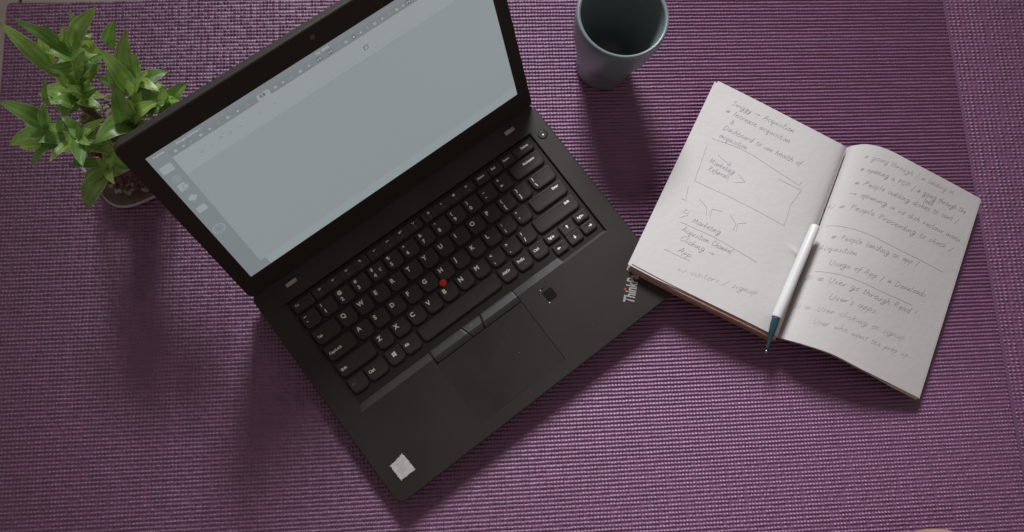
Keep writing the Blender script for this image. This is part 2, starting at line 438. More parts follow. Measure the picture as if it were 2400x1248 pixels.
# base: outer shell with a sunken keyboard tray
def off(z, d): return rrect(-W2 + d, W2 - d, VF + d, VB - d, max(9.0 - d, .5), 6, z)
rings = [off(2.0, 6.0), off(3.2, 3.0), off(9.0, 1.0), off(15.5, 0.2), off(18.9, 0.0), off(19.6, .35), off(ZT, 1.2)]
v, f = bridge(rings, True, True, False)
n0 = len(v) - len(rings[0]); loop_out = list(range(n0, len(v)))
rim = [(-147.5, 73.5), (147.5, 73.5), (147.5, -53.0), (93.2, -53.0), (90.6, -52.0), (-147.5, -52.0)]
flo = [(-143.5, 72.5), (146.5, 72.5), (146.5, -50.0), (93.6, -50.0), (91.0, -44.6), (-143.5, -44.6)]
ZF = 17.3
from mathutils.geometry import tessellate_polygon
i0 = len(v); v += [(x, y, ZT) for x, y in rim]; j0 = len(v); v += [(x, y, ZF) for x, y in flo]
idx = loop_out + list(range(i0, i0 + 6))
tri = tessellate_polygon([[Vector((v[i][0], v[i][1], 0)) for i in loop_out], [Vector((x, y, 0)) for x, y in rim]])
f += [tuple(idx[i] for i in t) for t in tri]
for i in range(6):
    a, b = i0 + i, i0 + (i + 1) % 6
    f.append((a, b, j0 + (i + 1) % 6, j0 + i))
base = obj('base', v, f, M_CASE, lap)
obj('keyboard_tray', [(x, y, ZF + .05) for x, y, _ in rrect(-143.3, 91.0, -44.4, 72.3, .3, 1)] +
    [(x, y, ZF + .05) for x, y in [(91.0, -44.4), (93.5, -49.8), (146.3, -49.8), (146.3, 72.3), (91.0, 72.3)]],
    [tuple(range(8)), tuple(range(8, 13))], M_FLOOR, base)
for sx, sy in ((-1, -1), (1, -1), (-1, 1), (1, 1)):
    slab('rubber_foot', sx * 140 - 14, sx * 140 + 14, -20 + sy * 95 - 5, -20 + sy * 95 + 5, 0.0, 2.4, 4.0, M_GAP, base)

# legends drawn with strokes on the symbol keys: 8 mm box centred on (0,0), pen width
ICON = {
'MUTE': [[(-1.2, .3), (-.6, .3), (0, .9), (0, -.9), (-.6, -.3), (-1.2, -.3), (-1.2, .3)], [(.4, .5), (1.0, -.5)], [(1.0, .5), (.4, -.5)]],
'VOLDN': [[(-1.4, .3), (-.8, .3), (-.2, .9), (-.2, -.9), (-.8, -.3), (-1.4, -.3), (-1.4, .3)], [(.4, 0), (1.3, 0)]],
'VOLUP': [[(-1.4, .3), (-.8, .3), (-.2, .9), (-.2, -.9), (-.8, -.3), (-1.4, -.3), (-1.4, .3)], [(.4, 0), (1.4, 0)], [(.9, .5), (.9, -.5)]],
'MIC': [[(0, 1.2), (0, -1.2)], [(-.8, .2), (-.4, -.6), (.4, -.6), (.8, .2)], [(-1.1, 1), (1.1, -1)]],
'DIM': [[(-.9, .5), (-.3, .5), (-.3, -.1), (-.9, -.1), (-.9, .5)], [(.3, .1), (1.3, .1)]],
'BRIGHT': [[(-.9, .6), (-.1, .6), (-.1, -.2), (-.9, -.2), (-.9, .6)], [(.4, .2), (1.4, .2)], [(.9, .7), (.9, -.3)]],
'PROJ': [[(-1.3, .8), (0, .8), (0, -.5), (-1.3, -.5), (-1.3, .8)], [(-1.2, .3), (-.1, .3)], [(-1.2, -.1), (-.1, -.1)], [(.4, 1), (1.3, 1), (1.3, .1), (.6, .1)]],
'WIFI': [[(-1.2, 1), (0, -.2), (1.2, 1)], [(0, -.2), (0, -1)]],
'GEAR': [[(-.9, 0), (-.65, .65), (0, .9), (.65, .65), (.9, 0), (.65, -.65), (0, -.9), (-.65, -.65), (-.9, 0)], [(-.9, 0), (.9, 0)], [(0, .9), (0, -.9)]],
'BT': [[(-.5, .5), (.5, -.5), (0, -1), (0, 1), (.5, .5), (-.5, -.5)]],
'KBD': [[(-1.1, .7), (1.1, .7), (1.1, -.7), (-1.1, -.7), (-1.1, .7)], [(-.8, .25), (.8, .25)], [(-.8, -.25), (.8, -.25)]],
'STAR': [[(0, 1.2), (.3, .35), (1.15, .35), (.5, -.2), (.7, -1), (0, -.5), (-.7, -1), (-.5, -.2), (-1.15, .35), (-.3, .35), (0, 1.2)]],
}
def ribbons(strokes, w, z):
    """flat pen strokes in the xy plane"""
    V, F = [], []
    for s in strokes:
        s = [Vector((x, y)) for x, y in s]
        k0 = len(V)
        for i, p in enumerate(s):
            d = (s[min(i + 1, len(s) - 1)] - s[max(i - 1, 0)])
            d = d.normalized() if d.length else Vector((1, 0))
            n = Vector((-d.y, d.x)) * w / 2
            V += [(p.x + n.x, p.y + n.y, z), (p.x - n.x, p.y - n.y, z)]
        for i in range(len(s) - 1):
            a = k0 + 2 * i; F.append((a, a + 1, a + 3, a + 2))
    return V, F
def arrow(d):
    A = [(-1.9, .55), (.1, .55), (.1, 1.6), (2.1, 0), (.1, -1.6), (.1, -.55), (-1.9, -.55)]
    c, s = {'RIGHT': (1, 0), 'UP': (0, 1), 'LEFT': (-1, 0), 'DOWN': (0, -1)}[d]
    return [(x * c - y * s, x * s + y * c) for x, y in A]

KZ = 19.9; KCACHE = {}
def key_mesh(w, h):
    q = (round(w, 1), round(h, 1))
    if q in KCACHE: return KCACHE[q]
    small = h < 12; rb = 1.6 if small else 3.6; sm = .25 if small else .75
    def ring(d, z, smile=sm): return rrect(-w / 2 - d, w / 2 + d, -h / 2 - d * 1.5, h / 2 + d * .55, 1.0 + d * .4, 3, z, rb + d * .6, smile)
    rr = [ring(1.15, ZF + .1), ring(1.0, KZ - 1.5), ring(.55, KZ - .55), ring(.12, KZ - .08), ring(-.25, KZ), ring(-1.6, KZ - .12), ring(-3.2, KZ - .22)]
    v, f = bridge(rr, True, False, True)
    me = bpy.data.meshes.new('key'); me.from_pydata([tuple(c * MM for c in p) for p in v], [], f)
    me.polygons.foreach_set('use_smooth', [True] * len(me.polygons)); me.materials.append(M_KEY)
    KCACHE[q] = me; return me
KOBJ = []
for K in KEYS:
    u0, u1, v0, v1 = K[:4]; w, h = u1 - u0, v1 - v0
    k = link('key', key_mesh(w, h), lap, ((u0 + u1) / 2, (v0 + v1) / 2, random.uniform(-.06, .06))); KOBJ.append(k)
    for L in K[4]:
        if not L[0].startswith('\u0001'): continue
        s = L[0][1:]
        if s == 'WIN':
            V, F = [], []
            for cx, cy in ((-1, 1), (1, 1), (-1, -1), (1, -1)):
                i = len(V); a, b = 1.05, .92
                sk = .12 * (cx + 1)
                V += [(cx * a - b - .6, cy * a - b - sk * (cy < 0) + 1.2, KZ + .12), (cx * a + b - .6, cy * a - b - sk * (cy < 0) + 1.2, KZ + .12), (cx * a + b - .6, cy * a + b + sk * (cy > 0) + 1.2, KZ + .12), (cx * a - b - .6, cy * a + b + sk * (cy > 0) + 1.2, KZ + .12)]
                F.append((i, i + 1, i + 2, i + 3))
            obj('legend', V, F, M_LEGEND, k)
        elif s in ('UP', 'DOWN', 'LEFT', 'RIGHT'):
            dx = {'RIGHT': 2.2, 'LEFT': -2.2}.get(s, 0)
            p = arrow(s); obj('legend', [(x * .95 + dx, y * .95 + (1.2 if s == 'UP' else 0), KZ + .12) for x, y in p], [(1, 2, 3), (3, 4, 5), (0, 1, 3), (0, 3, 5), (0, 5, 6)], M_LEGEND, k)
        else:
            V, F = ribbons([[(x * 1.15, y * 1.15 + 2.0) for x, y in st] for st in ICON[s]], .5, KZ + .12)
            obj('legend', V, F, M_LEGEND, k)
for (ki, L), me in zip(WHERE, TM[:NK]):
    K = KEYS[ki]; w, h = K[1] - K[0], K[3] - K[2]
    link('legend', me, KOBJ[ki], (L[1] - w / 2, L[2] - h / 2, KZ + .12))

# pointing stick
v, f = lathe([(0.01, 22.6), (1.8, 22.5), (3.1, 22.1), (3.75, 21.3), (3.8, 20.4), (3.2, 19.8), (2.2, 19.2), (2.2, 17.0)], 24)
v, f = [(x - 14.2, y + 1.1, z) for x, y, z in v], f
obj('pointing_stick', v, f, M_RED, lap, smooth=True)

# buttons above the touchpad: they follow the ramp of the palm rest
def ramp_z(y): return ZT if y < -52 else ZT - (ZT - ZF) * (y + 52) / 7.4
def button(poly_top, poly_bot, name='click_button', dz=.35, m=M_BUTTON):
    (l1, y1), (r1, y2) = poly_top; (l0, y3), (r0, y4) = poly_bot
    rows = []
    for t in (0.0, .12, .3, .45, .52, .58, .75, 1.0):
        row = []
        for s in (0, .04, .5, .96, 1):
            x = (l1 + (r1 - l1) * s) * (1 - t) + (l0 + (r0 - l0) * s) * t; y = (y1 + (y2 - y1) * s) * (1 - t) + (y3 + (y4 - y3) * s) * t
            z = ramp_z(y) + dz - (.3 if s in (0, 1) or t in (0.0, 1.0) else 0)
            row.append((x, y, max(z, ZF + .3)))
        rows.append(row)
    v = [p for r in rows for p in r]; f = []
    for i in range(len(rows) - 1):
        for j in range(4): a = i * 5 + j; f.append((a, a + 1, a + 6, a + 5))
    return obj(name, v, f, m, lap)
g = []
for y in (-43.2, -44.6, -47, -50, -52, -58.6): g += [(-65.0, y, max(ramp_z(y), ZF) + .07), (36.0, y, max(ramp_z(y), ZF) + .07)]
obj('button_gap', g, [(i, i + 1, i + 3, i + 2) for i in range(0, 10, 2)], M_GAP, lap)
button(((-64.2, -43.6), (-26.6, -43.6)), ((-64.0, -57.6), (-22.4, -57.6)))
button(((-26.0, -43.6), (-4.2, -43.6)), ((-21.7, -57.6), (-9.2, -57.6)))
button(((-3.5, -43.6), (35.0, -43.6)), ((-8.4, -57.6), (35.2, -57.6)))
TMe = TM[-1]; link('legend', TMe, lap, (-18.5, -48.6, 19.35)).rotation_euler = (-.33, 0, 0)
# touchpad in a fine groove
obj('touchpad_groove', [(x, y, ZT + .03) for x, y in ((-64.7, -127.6), (36.1, -127.6), (36.1, -58.0), (-64.7, -58.0))], [(0, 1, 2, 3)], M_GAP, lap)
slab('touchpad', -64.75, 35.4, -127.65, -58.7, ZT - .5, ZT + .10, .8, M_PAD, lap, bev=.12, n=2)
# fingerprint reader
fp = slab('fingerprint_reader', 56.6, 67.6, -75.0, -63.4, ZT - .4, ZT + .12, 2.2, M_GAP, lap, bev=.1)
slab('sensor', 57.3, 66.9, -74.3, -64.1, ZT - .3, ZT + .14, 1.8, mat('sensor_glass', (.007, .006, .006), rough=.5, spec=.2), fp, bev=.1)
slab('painted_glint', 56.4, 57.9, -76.0, -74.8, ZT - .3, ZT + .25, .5, M_DUST_GLINT, fp, bev=.1, n=2)  # pale chip painted in for a glint on the reader's corner
V, F = ribbons([[(58.0, -60.5), (62.5, -60.4)], [(64.0, -60.4), (65.0, -60.4)]], .7, ZT + .05)
obj('reader_mark', V, F, M_GAP, lap)
slab('reader_mark', 56.6, 57.7, -61.2, -60.1, ZT - .2, ZT + .1, .4, M_DUST_GLINT, lap, bev=.1, n=2)
# power button
v, f = lathe([(5.1, ZT + .04), (5.1, ZT + .10), (4.55, ZT + .10), (4.5, ZT + .06)], 40)
pb = obj('power_button', [(x + 157.0, y + 64.6, z) for x, y, z in v], f, M_GAP, lap)
v, f = lathe([(4.4, ZT + .05), (4.3, ZT + .22), (3.2, ZT + .16), (.01, ZT + .08)], 40)
obj('button_cap', [(x + 157.0, y + 64.6, z) for x, y, z in v], f, M_CASE, pb, smooth=True)
v, f = lathe([(.8, ZT + .1), (.7, ZT + .3), (.01, ZT + .3)], 12)
obj('indicator_light', [(x + 157.2, y + 64.4, z) for x, y, z in v], f, M_LEDW, pb)
# word mark
lg = TM[-2]
lo = link('word_mark', lg, lap, (122.8, -125.6, ZT + .06)); lo.rotation_euler = (0, 0, R(41))
v, f = lathe([(1.25, ZT + .06), (1.1, ZT + .2), (.01, ZT + .2)], 16)
obj('red_dot', [(x + 125.2, y - 109.3, z) for x, y, z in v], f, M_LOGORED, lap)
# white sticker with frayed edges
C4 = [(-139.0, -105.2), (-154.2, -107.4), (-153.8, -124.0), (-138.0, -123.8)]; ring = []
for i in range(4):
    a, b = Vector(C4[i]), Vector(C4[(i + 1) % 4])
    for k in range(14):
        p = a.lerp(b, k / 14); n = Vector((-(b - a).y, (b - a).x)).normalized()
        p = p + n * (random.uniform(-.45, .35) if k else -.7); ring.append((p.x, p.y))
st = obj('sticker', [(x, y, ZT + .02) for x, y in ring] + [(x * .985 - .015 * 146, y * .985 - .015 * 115, ZT + .16) for x, y in ring],
    [tuple(range(56, 112))] + [(i, (i + 1) % 56, 56 + (i + 1) % 56, 56 + i) for i in range(56)], M_STICK, lap)
V, F = ribbons([[(-150 + random.uniform(-.5, .5), -110.5 - 1.9 * k), (-143 + random.uniform(-2, 2), -110.3 - 1.9 * k)] for k in range(5)], .5, ZT + .19)
obj('faded_print', V, F, M_STKGREY, st)
for x, y in ((77.5, -117.4), (-73.0, -137.2 + 10), (6.6, -76.0), (-3.5, -80.2), (4.0, -96.0), (-60, -128)):
    s = random.uniform(.16, .32)
    v, f = lathe([(s, 0), (s * .8, s * .6), (.01, s * .8)], 6)
    obj('dust_speck', [(a * .7 + x, b * 1.4 + y, c + ZT + .1) for a, b, c in v], f, M_DUST_GLINT, lap)
# hinges
for u0, u1 in ((-135.6, -123.4), (125.2, 137.6)):
    v, f = tube([(u0, 87.4, 19.6), (u0 + .5, 87.4, 19.6), (u1 - .5, 87.4, 19.6), (u1, 87.4, 19.6)], [2.6, 3.3, 3.3, 2.6], 20)
    hg = obj('hinge', v, f, M_STEEL, lap, smooth=True)
    slab('hinge_cover', u0 - 2.2, u1 + 2.2, 82.6, 96.0, ZT - .6, ZT + .3, 1.0, M_CASE, hg, bev=.2)

# lid: drawn flat (x across, y up the lid, z towards the user), then tilted back 25 degrees
lid = bpy.data.objects.new('lid', None)
def lid_obj(o):
    o.location = (0, 107.06 * MM, 42.98 * MM); o.rotation_euler = (R(65.046), 0, 0); return o
def ring_lid(d, z): return rrect(-W2 + d, W2 - d, -26.5 + d, 195.6 - d, max(7.5 - d, .5), 6, z)
v, f = bridge([ring_lid(3.0, -8.6), ring_lid(1.2, -8.2), ring_lid(.2, -6.5), ring_lid(0, -1.6), ring_lid(.3, -.4)])
lid = lid_obj(obj('lid', v, f, M_LID, lap))
# bezel frame round the panel
bo = rrect(-W2 + .5, W2 - .5, -25.6, 194.9, 7.0, 6); bi = [(154.7, 174.0), (-154.7, 174.0), (-154.7, 0.0), (154.7, 0.0)]
v = [(x, y, .35) for x, y, _ in bo] + [(x, y, .35) for x, y in bi] + [(x, y, -.5) for x, y, _ in bo] + [(x, y, -.6) for x, y in bi]
nb = len(bo)
tri = tessellate_polygon([[Vector((x, y, 0)) for x, y, _ in bo], [Vector((x, y, 0)) for x, y in bi]])
f = [tuple(t) for t in tri] + [(i, (i + 1) % nb, nb + 4 + (i + 1) % nb, nb + 4 + i) for i in range(nb)]
f += [(nb + i, nb + (i + 1) % 4, 2 * nb + 4 + (i + 1) % 4, 2 * nb + 4 + i) for i in range(4)]
obj('bezel', v, f, M_BEZEL, lid)
v, f = lathe([(2.3, .36), (2.2, .5), (.01, .5)], 24)
obj('webcam', [(x - 1.0, y + 186.0, z) for x, y, z in v], f, M_CAM, lid)
slab('bottom_strip', -118, 118, -26.0, -20.5, -.5, .9, .8, M_BEZEL, lid, bev=.3)

# ---- display
def ui(name, c, rough=.34): return mat(name, (.012, .013, .014), rough=rough, spec=.45, emit=(c, 1.0))
UI_DESK = ui('ui_desktop', (.192, .218, .230)); UI_TABS = ui('ui_tab_strip', (.178, .200, .211))
UI_BAR = ui('ui_toolbar', (.280, .309, .322)); UI_DOC = ui('ui_page', (.250, .281, .292)); UI_SHELF = ui('ui_shelf', (.262, .305, .315))
UI_ICON = ui('ui_icon', (.285, .320, .338)); UI_TOP = ui('ui_top_bar', (.190, .214, .226))
disp = lid_obj(obj('display', [(-154.7, 0, -.3), (154.7, 0, -.3), (154.7, 174, -.3), (-154.7, 174, -.3)], [(0, 1, 2, 3)], UI_DESK, lap))
def panel(name, x0, x1, y0, y1, m, k, r=.01):
    z = -.3 + .04 * k
    if r <= .01: return obj(name, [(x0, y0, z), (x1, y0, z), (x1, y1, z), (x0, y1, z)], [(0, 1, 2, 3)], m, disp)
    p = rrect(x0, x1, y0, y1, r, 4, z); return obj(name, p, [tuple(range(len(p)))], m, disp)
panel('top_bar', -154.6, 154.6, 168.3, 173.9, UI_TOP, 1)
panel('tab_strip', -138.9, 154.6, 161.4, 168.3, UI_TABS, 1)
panel('page_area', -138.9, 154.6, 11.2, 140.5, UI_DOC, 1)
panel('toolbar', -138.9, 154.6, 140.5, 161.4, UI_BAR, 1)
panel('shelf', -133.0, 154.6, 0.1, 11.2, UI_SHELF, 1)
panel('browser_tab', -61.6, -50.2, 160.9, 167.6, UI_BAR, 2, 1.0)
def icon(strokes, x, y, s, w, m, k=3, name='screen_icon'):
    V, F = ribbons([[(a * s + x, b * s + y) for a, b in q] for q in strokes], w, -.3 + .04 * k); return obj(name, V, F, m, disp)
SQ = [(-1, 1), (1, 1), (1, -1), (-1, -1), (-1, 1)]
CI = [(math.cos(a * math.pi / 8), math.sin(a * math.pi / 8)) for a in range(17)]
# dock icons
panel('dock_icon', -152.5, -142.5, 151.0, 159.0, UI_ICON, 2, 1.2)
icon([[(-1, .8), (-.8, 1), (.6, 1), (.9, .7)]], -147.5, 156.2, 4.2, .7, UI_TOP)
panel('dock_icon', -150.8, -143.6, 138.0, 146.0, ui('ui_icon_faint', (.215, .245, .258)), 2, 3.0)
panel('dock_icon', -151.0, -144.5, 128.2, 136.0, UI_ICON, 2, 1.0)
icon([CI], -145.2, 131.2, 2.4, .6, UI_TOP); panel('dock_icon', -147.2, -143.2, 129.2, 133.2, UI_ICON, 2, 1.9)
icon([[(-1, 0), (1, 0)], [(0, -1), (0, 1)]], -147.2, 117.4, 3.4, 3.2, UI_ICON, 2, 'dock_icon')
panel('dock_icon', -151.3, -143.2, 99.2, 106.0, UI_ICON, 2, .6)
icon([CI], -147.6, 73.2, 5.2, .75, UI_ICON, 2, 'dock_icon'); icon([CI], -147.6, 73.2, 3.2, .35, UI_ICON, 2, 'dock_icon')
# tabs
MK = [(-.55, -.5), (-.55, .5), (0, -.1), (.55, .5), (.55, -.5)]
for x in (-4.4, 6.3, 81.4):
    panel('tab_icon', x - 2.1, x + 2.1, 163.2, 167.0, UI_D, 2, .4); icon([MK], x, 165.1, 2.2, .62, UI_W)
panel('tab_icon', -59.0, -54.6, 163.6, 166.4, UI_D, 3, .3); panel('tab_icon', -57.8, -56.0, 164.3, 165.8, UI_BAR, 4, .2)
icon([CI], 28.4, 165.0, 1.6, .6, UI_D); panel('tab_icon', 27.8, 29.0, 164.4, 165.6, UI_W, 3)
for i, x in enumerate([-134, -127, -121, -112, -104, -96, -88, -79, -70, -45, -38, -30, -22, -14, 15, 21, 35, 41.5, 48.6, 56, 63, 70, 76, 92, 100, 109, 118, 127, 136, 146]):
    if i % 3 == 0: panel('tab_icon', x - 1.3, x + 1.3, 163.6, 166.2, UI_ICON, 2, 1.0)
    elif i % 3 == 1: icon([[(-1, 0), (1, 0)], [(0, 1), (0, -1)]], x, 165, 1.0, .4, UI_W, name='tab_icon')
    else: icon([[(-1, .8), (.6, 1)], [(-.8, -.7), (1, -.4)]], x, 165, 1.1, .4, UI_ICON, name='tab_icon')
# toolbar glyphs and the rows of small type below it
icon([SQ], 34.0, 149.8, 1.7, .8, UI_D); panel('screen_icon', 30.6, 38.0, 146.4, 153.6, UI_BAR, 2, .5)
for x in (-119, -110, -101, -93, -84, -66, -52):
    icon([CI] if x % 2 else [[(-1, 0), (1, .2)]], x, 150.5 + (x % 5) * .5, 1.1, .45, UI_M)
for row, (y, x0, x1, n) in enumerate(((143.2, -62, 118, 90), (139.4, -58, 60, 38), (133.6, -46, 52, 12), (154.6, -132, 10, 26))):
    st = []
    for i in range(n):
        x = x0 + (x1 - x0) * (i + random.uniform(.1, .9)) / n
        if random.random() < .7: st.append([(x, y + random.uniform(-.7, 0)), (x + random.uniform(.2, .9), y + random.uniform(.1, .9))])
    V, F = ribbons(st, .26, -.3 + .12); obj('screen_text', V, F, UI_M, disp)
for (s, x, y, z, m), me in zip(UITXT, TM[NK:NK + 3]): link('screen_text', me, disp, (x, y, -.3 + .12))

# ------------------------------------------------------------------ mug
M_MUG = mat('mug_glaze', (0.16, 0.195, 0.20), rough=.34, spec=.5, noise=(30, .05), coat=.15)
M_MUGIN = mat('mug_inner_glaze', (0.155, 0.185, 0.19), rough=.6, spec=.4)
mug = thing('mug', 'tall grey teal ceramic mug standing behind the laptop on the mat', 'mug', (95.8, 219.0, 0))
outp = [(.01, .8), (23.5, .8), (26.2, 0), (28.0, 1.2), (28.6, 4), (28.9, 12), (30.2, 24), (33.4, 38), (37.0, 51), (40.2, 65), (42.6, 80), (43.9, 94), (44.2, 103), (44.0, 106.4), (43.3, 107.8), (42.2, 108.3), (40.8, 107.9), (40.1, 106.4)]
v, f = lathe(outp, 96); obj('body', v, f, M_MUG, mug, smooth=True)
inp = [(40.1, 106.4), (40.0, 100), (39.0, 84), (36.6, 66), (33.2, 50), (29.6, 36), (26.6, 20), (25.0, 9), (21, 5.5), (.01, 5)]
v, f = lathe(inp, 96); obj('inside', v, f, M_MUGIN, mug, smooth=True)

# ------------------------------------------------------------------ notebook
M_PAPER = mat('paper', (0.605, 0.580, 0.562), rough=.85, spec=.2, bump=(160, .00025), noise=(14, .025))
M_EDGE_SHADE = mat('paper_edge_shade', (0.52, 0.34, 0.27), rough=.9, spec=.1, noise=(300, .15))  # white leaves; shade and warm bounce off the mat put into the colour
M_COVER = mat('notebook_cover', (0.42, 0.25, 0.19), rough=.8, spec=.2)
M_CREAM = mat('paper_edge_cream', (0.60, 0.52, 0.42), rough=.9, spec=.1, noise=(300, .1))
M_PENCIL = mat('pencil_mark', (0.185, 0.185, 0.215), rough=.8, spec=.1)
M_PENCILF = mat('pencil_mark_faint', (0.31, 0.305, 0.325), rough=.8, spec=.1)
# soft graphite smears on the left page
nt = M_PAPER.node_tree; b = nt.nodes['Principled BSDF']
src = b.inputs['Base Color'].links[0].from_socket
tc = nt.nodes.new('ShaderNodeTexCoord'); acc = None
for c, r in (((.2459, .0601, .0314), .030), ((.262, .085, .031), .020), ((.2779, .0087, .0303), .016)):
    d = nt.nodes.new('ShaderNodeVectorMath'); d.operation = 'DISTANCE'; d.inputs[1].default_value = c
    nt.links.new(tc.outputs['Object'], d.inputs[0])
    mr = nt.nodes.new('ShaderNodeMapRange'); mr.inputs['From Min'].default_value = r; mr.inputs['From Max'].default_value = 0
    nt.links.new(d.outputs['Value'], mr.inputs['Value'])
    if acc is None: acc = mr.outputs['Result']
    else:
        a = nt.nodes.new('ShaderNodeMath'); a.operation = 'MAXIMUM'
        nt.links.new(acc, a.inputs[0]); nt.links.new(mr.outputs['Result'], a.inputs[1]); acc = a.outputs['Value']
ns = nt.nodes.new('ShaderNodeTexNoise'); ns.inputs['Scale'].default_value = 95; ns.inputs['Detail'].default_value = 3
nt.links.new(tc.outputs['Object'], ns.inputs['Vector'])
nm = nt.nodes.new('ShaderNodeMapRange'); nm.inputs['From Min'].default_value = .45; nm.inputs['From Max'].default_value = .75
nt.links.new(ns.outputs['Fac'], nm.inputs['Value'])
mu = nt.nodes.new('ShaderNodeMath'); mu.operation = 'MULTIPLY'
nt.links.new(acc, mu.inputs[0]); nt.links.new(nm.outputs['Result'], mu.inputs[1])
mx = nt.nodes.new('ShaderNodeMixRGB'); mx.inputs['Color2'].default_value = (.58, .56, .56, 1)
nt.links.new(mu.outputs['Value'], mx.inputs['Fac']); nt.links.new(src, mx.inputs['Color1'])
nt.links.new(mx.outputs['Color'], b.inputs['Base Color'])

book = thing('notebook', 'open notebook with pencil handwriting lying half on the laptop corner', 'notebook', (0, 0, 0))
LTOP = [(212.6, 194.5, 25.0), (245.8, 176.4, 27.0), (284.4, 155.2, 29.0), (318.5, 136.7, 30.5), (337.5, 127.6, 29.0), (345.8, 125.9, 24.0)]
LBOT = [(113.8, -2.3, 32.5), (146.6, -19.7, 33.5), (183.6, -38.1, 34.0), (221.0, -55.9, 33.0), (246.9, -67.7, 30.0), (258.0, -71.6, 25.0)]
RTOP = [(347.9, 127.4, 20.0), (352.1, 127.0, 28.0), (364.0, 126.4, 33.0), (383.2, 120.9, 34.5), (415.6, 106.5, 31.0), (454.1, 92.4, 22.0), (492.6, 78.2, 12.0)]
RBOT = [(260.1, -71.0, 20.0), (266.8, -74.7, 27.0), (281.4, -79.7, 32.0), (307.7, -88.7, 33.5), (338.7, -102.9, 29.0), (372.6, -116.6, 20.0), (403.7, -129.0, 11.0)]

def crv(P):
    P = np.array(P); return P, np.r_[0, np.cumsum(np.linalg.norm(np.diff(P, axis=0), axis=1))]
def cr(C, s):
    P, seg = C; d = s * seg[-1]; i = min(max(int(np.searchsorted(seg, d, side='right')) - 1, 0), len(P) - 2)
    t = (d - seg[i]) / (seg[i + 1] - seg[i]); p1, p2 = P[i], P[i + 1]
    p0 = P[i - 1] if i else 2 * p1 - p2; p3 = P[i + 2] if i + 2 < len(P) else 2 * p2 - p1
    return .5 * (2 * p1 + (p2 - p0) * t + (2 * p0 - 5 * p1 + 4 * p2 - p3) * t * t + (3 * p1 - p0 - 3 * p2 + p3) * t ** 3)
CV = {'L': (crv(LTOP), crv(LBOT)), 'R': (crv(RTOP), crv(RBOT))}
def wave(side, s, t):
    z = .35 * math.sin(5.1 * s + 3 * t) * math.sin(7.3 * t + 1.2) * min(1, 6 * s, 6 * (1 - s))
    if side == 'L':     # a small fold beside the pen
        d = np.array([.955 - s, t - .60]); 
        z += 1.5 * math.exp(-((t - .60 - .18 * (s - .9)) / .012) ** 2) * math.exp(-((s - .90) / .055) ** 2)
    return z
def surf(side, s, t):
    A, B = CV[side]; p = cr(A, min(max(s, 0), 1)) * (1 - t) + cr(B, min(max(s, 0), 1)) * t
    return p + np.array((0, 0, wave(side, s, t)))
def sheet(name, side, parent, ns=70, ntt=90, dz=0.0, shift=(0, 0), s_rng=(0, 1), m=None):
    v, f = [], []
    for j in range(ntt + 1):
        for i in range(ns + 1):
            s = s_rng[0] + (s_rng[1] - s_rng[0]) * i / ns
            p = surf(side, s, j / ntt); 
            k = 1.0
            if s_rng != (0, 1):       # the loose leaf slides out gradually from under the page above
                k = (s - s_rng[0]) / (s_rng[1] - s_rng[0]) if side == 'R' else (s_rng[1] - s) / (s_rng[1] - s_rng[0])
                k = min(1, 1.6 * k) ** 1.2
            v.append((p[0] + shift[0] * k, p[1] + shift[1] * k, p[2] + dz))
    for j in range(ntt):
        for i in range(ns):
            a = j * (ns + 1) + i; f.append((a, a + 1, a + ns + 2, a + ns + 1))
    return obj(name, v, f, m or M_PAPER, parent, smooth=True)
def block(name, side, th, inset, m, n=24, dz=-.35, low=1.0):
    """the leaves under the top page, as one solid; th(s) = thickness"""
    up, dn = [], []
    for t in (0.0, .25, .5, .75, 1.0):
        for i in range(n + 1):
            s = i / n; p = surf(side, s, t * low)
            k = inset * (1 if side == 'L' else -1) * (1 - s if side == 'L' else s)
            up.append((p[0] + k, p[1], p[2] + dz)); dn.append((p[0] + k * .4, p[1], p[2] + dz - th(s)))
    v = up + dn; N = len(up); f = []
    for j in range(4):
        for i in range(n):
            a = j * (n + 1) + i
            f += [(a, a + 1, a + n + 2, a + n + 1), (N + a, N + a + n + 1, N + a + n + 2, N + a + 1)]
    for i in range(n): f += [(i, N + i, N + i + 1, i + 1), (4 * (n + 1) + i, 4 * (n + 1) + i + 1, N + 4 * (n + 1) + i + 1, N + 4 * (n + 1) + i)]
    for j in range(4):
        a, b_ = j * (n + 1), (j + 1) * (n + 1); f += [(a, b_, N + b_, N + a), (a + n, N + a + n, N + b_ + n, b_ + n)]
    return obj(name, v, f, m, book)
pageL = sheet('page', 'L', book, 110, 130)
pageR = sheet('page', 'R', book, 80, 90)
# second sheets peeping out along the outer edges
sheet('page', 'L', book, 20, 30, -.9, (-3.4, -.6), (0, .5))
sheet('page', 'L', book, 20, 30, -1.9, (-1.6, -1.4), (0, .5))
sheet('page', 'R', book, 30, 30, -.8, (1.5, -1.2), (.45, 1))
sheet('page', 'R', book, 30, 30, -1.7, (-.8, -2.2), (.45, 1), M_CREAM)
block('page_block', 'L', lambda s: 9.6 - 4.0 * s, 1.0, M_EDGE_SHADE, dz=-2.2, low=1.014)
block('page_block', 'R', lambda s: 2.2, 1.5, M_CREAM, dz=-2.0)
block('cover', 'L', lambda s: .6, -.6, M_COVER, dz=-11.9, low=1.02)
block('cover', 'R', lambda s: .6, -.4, M_COVER, dz=-4.4)

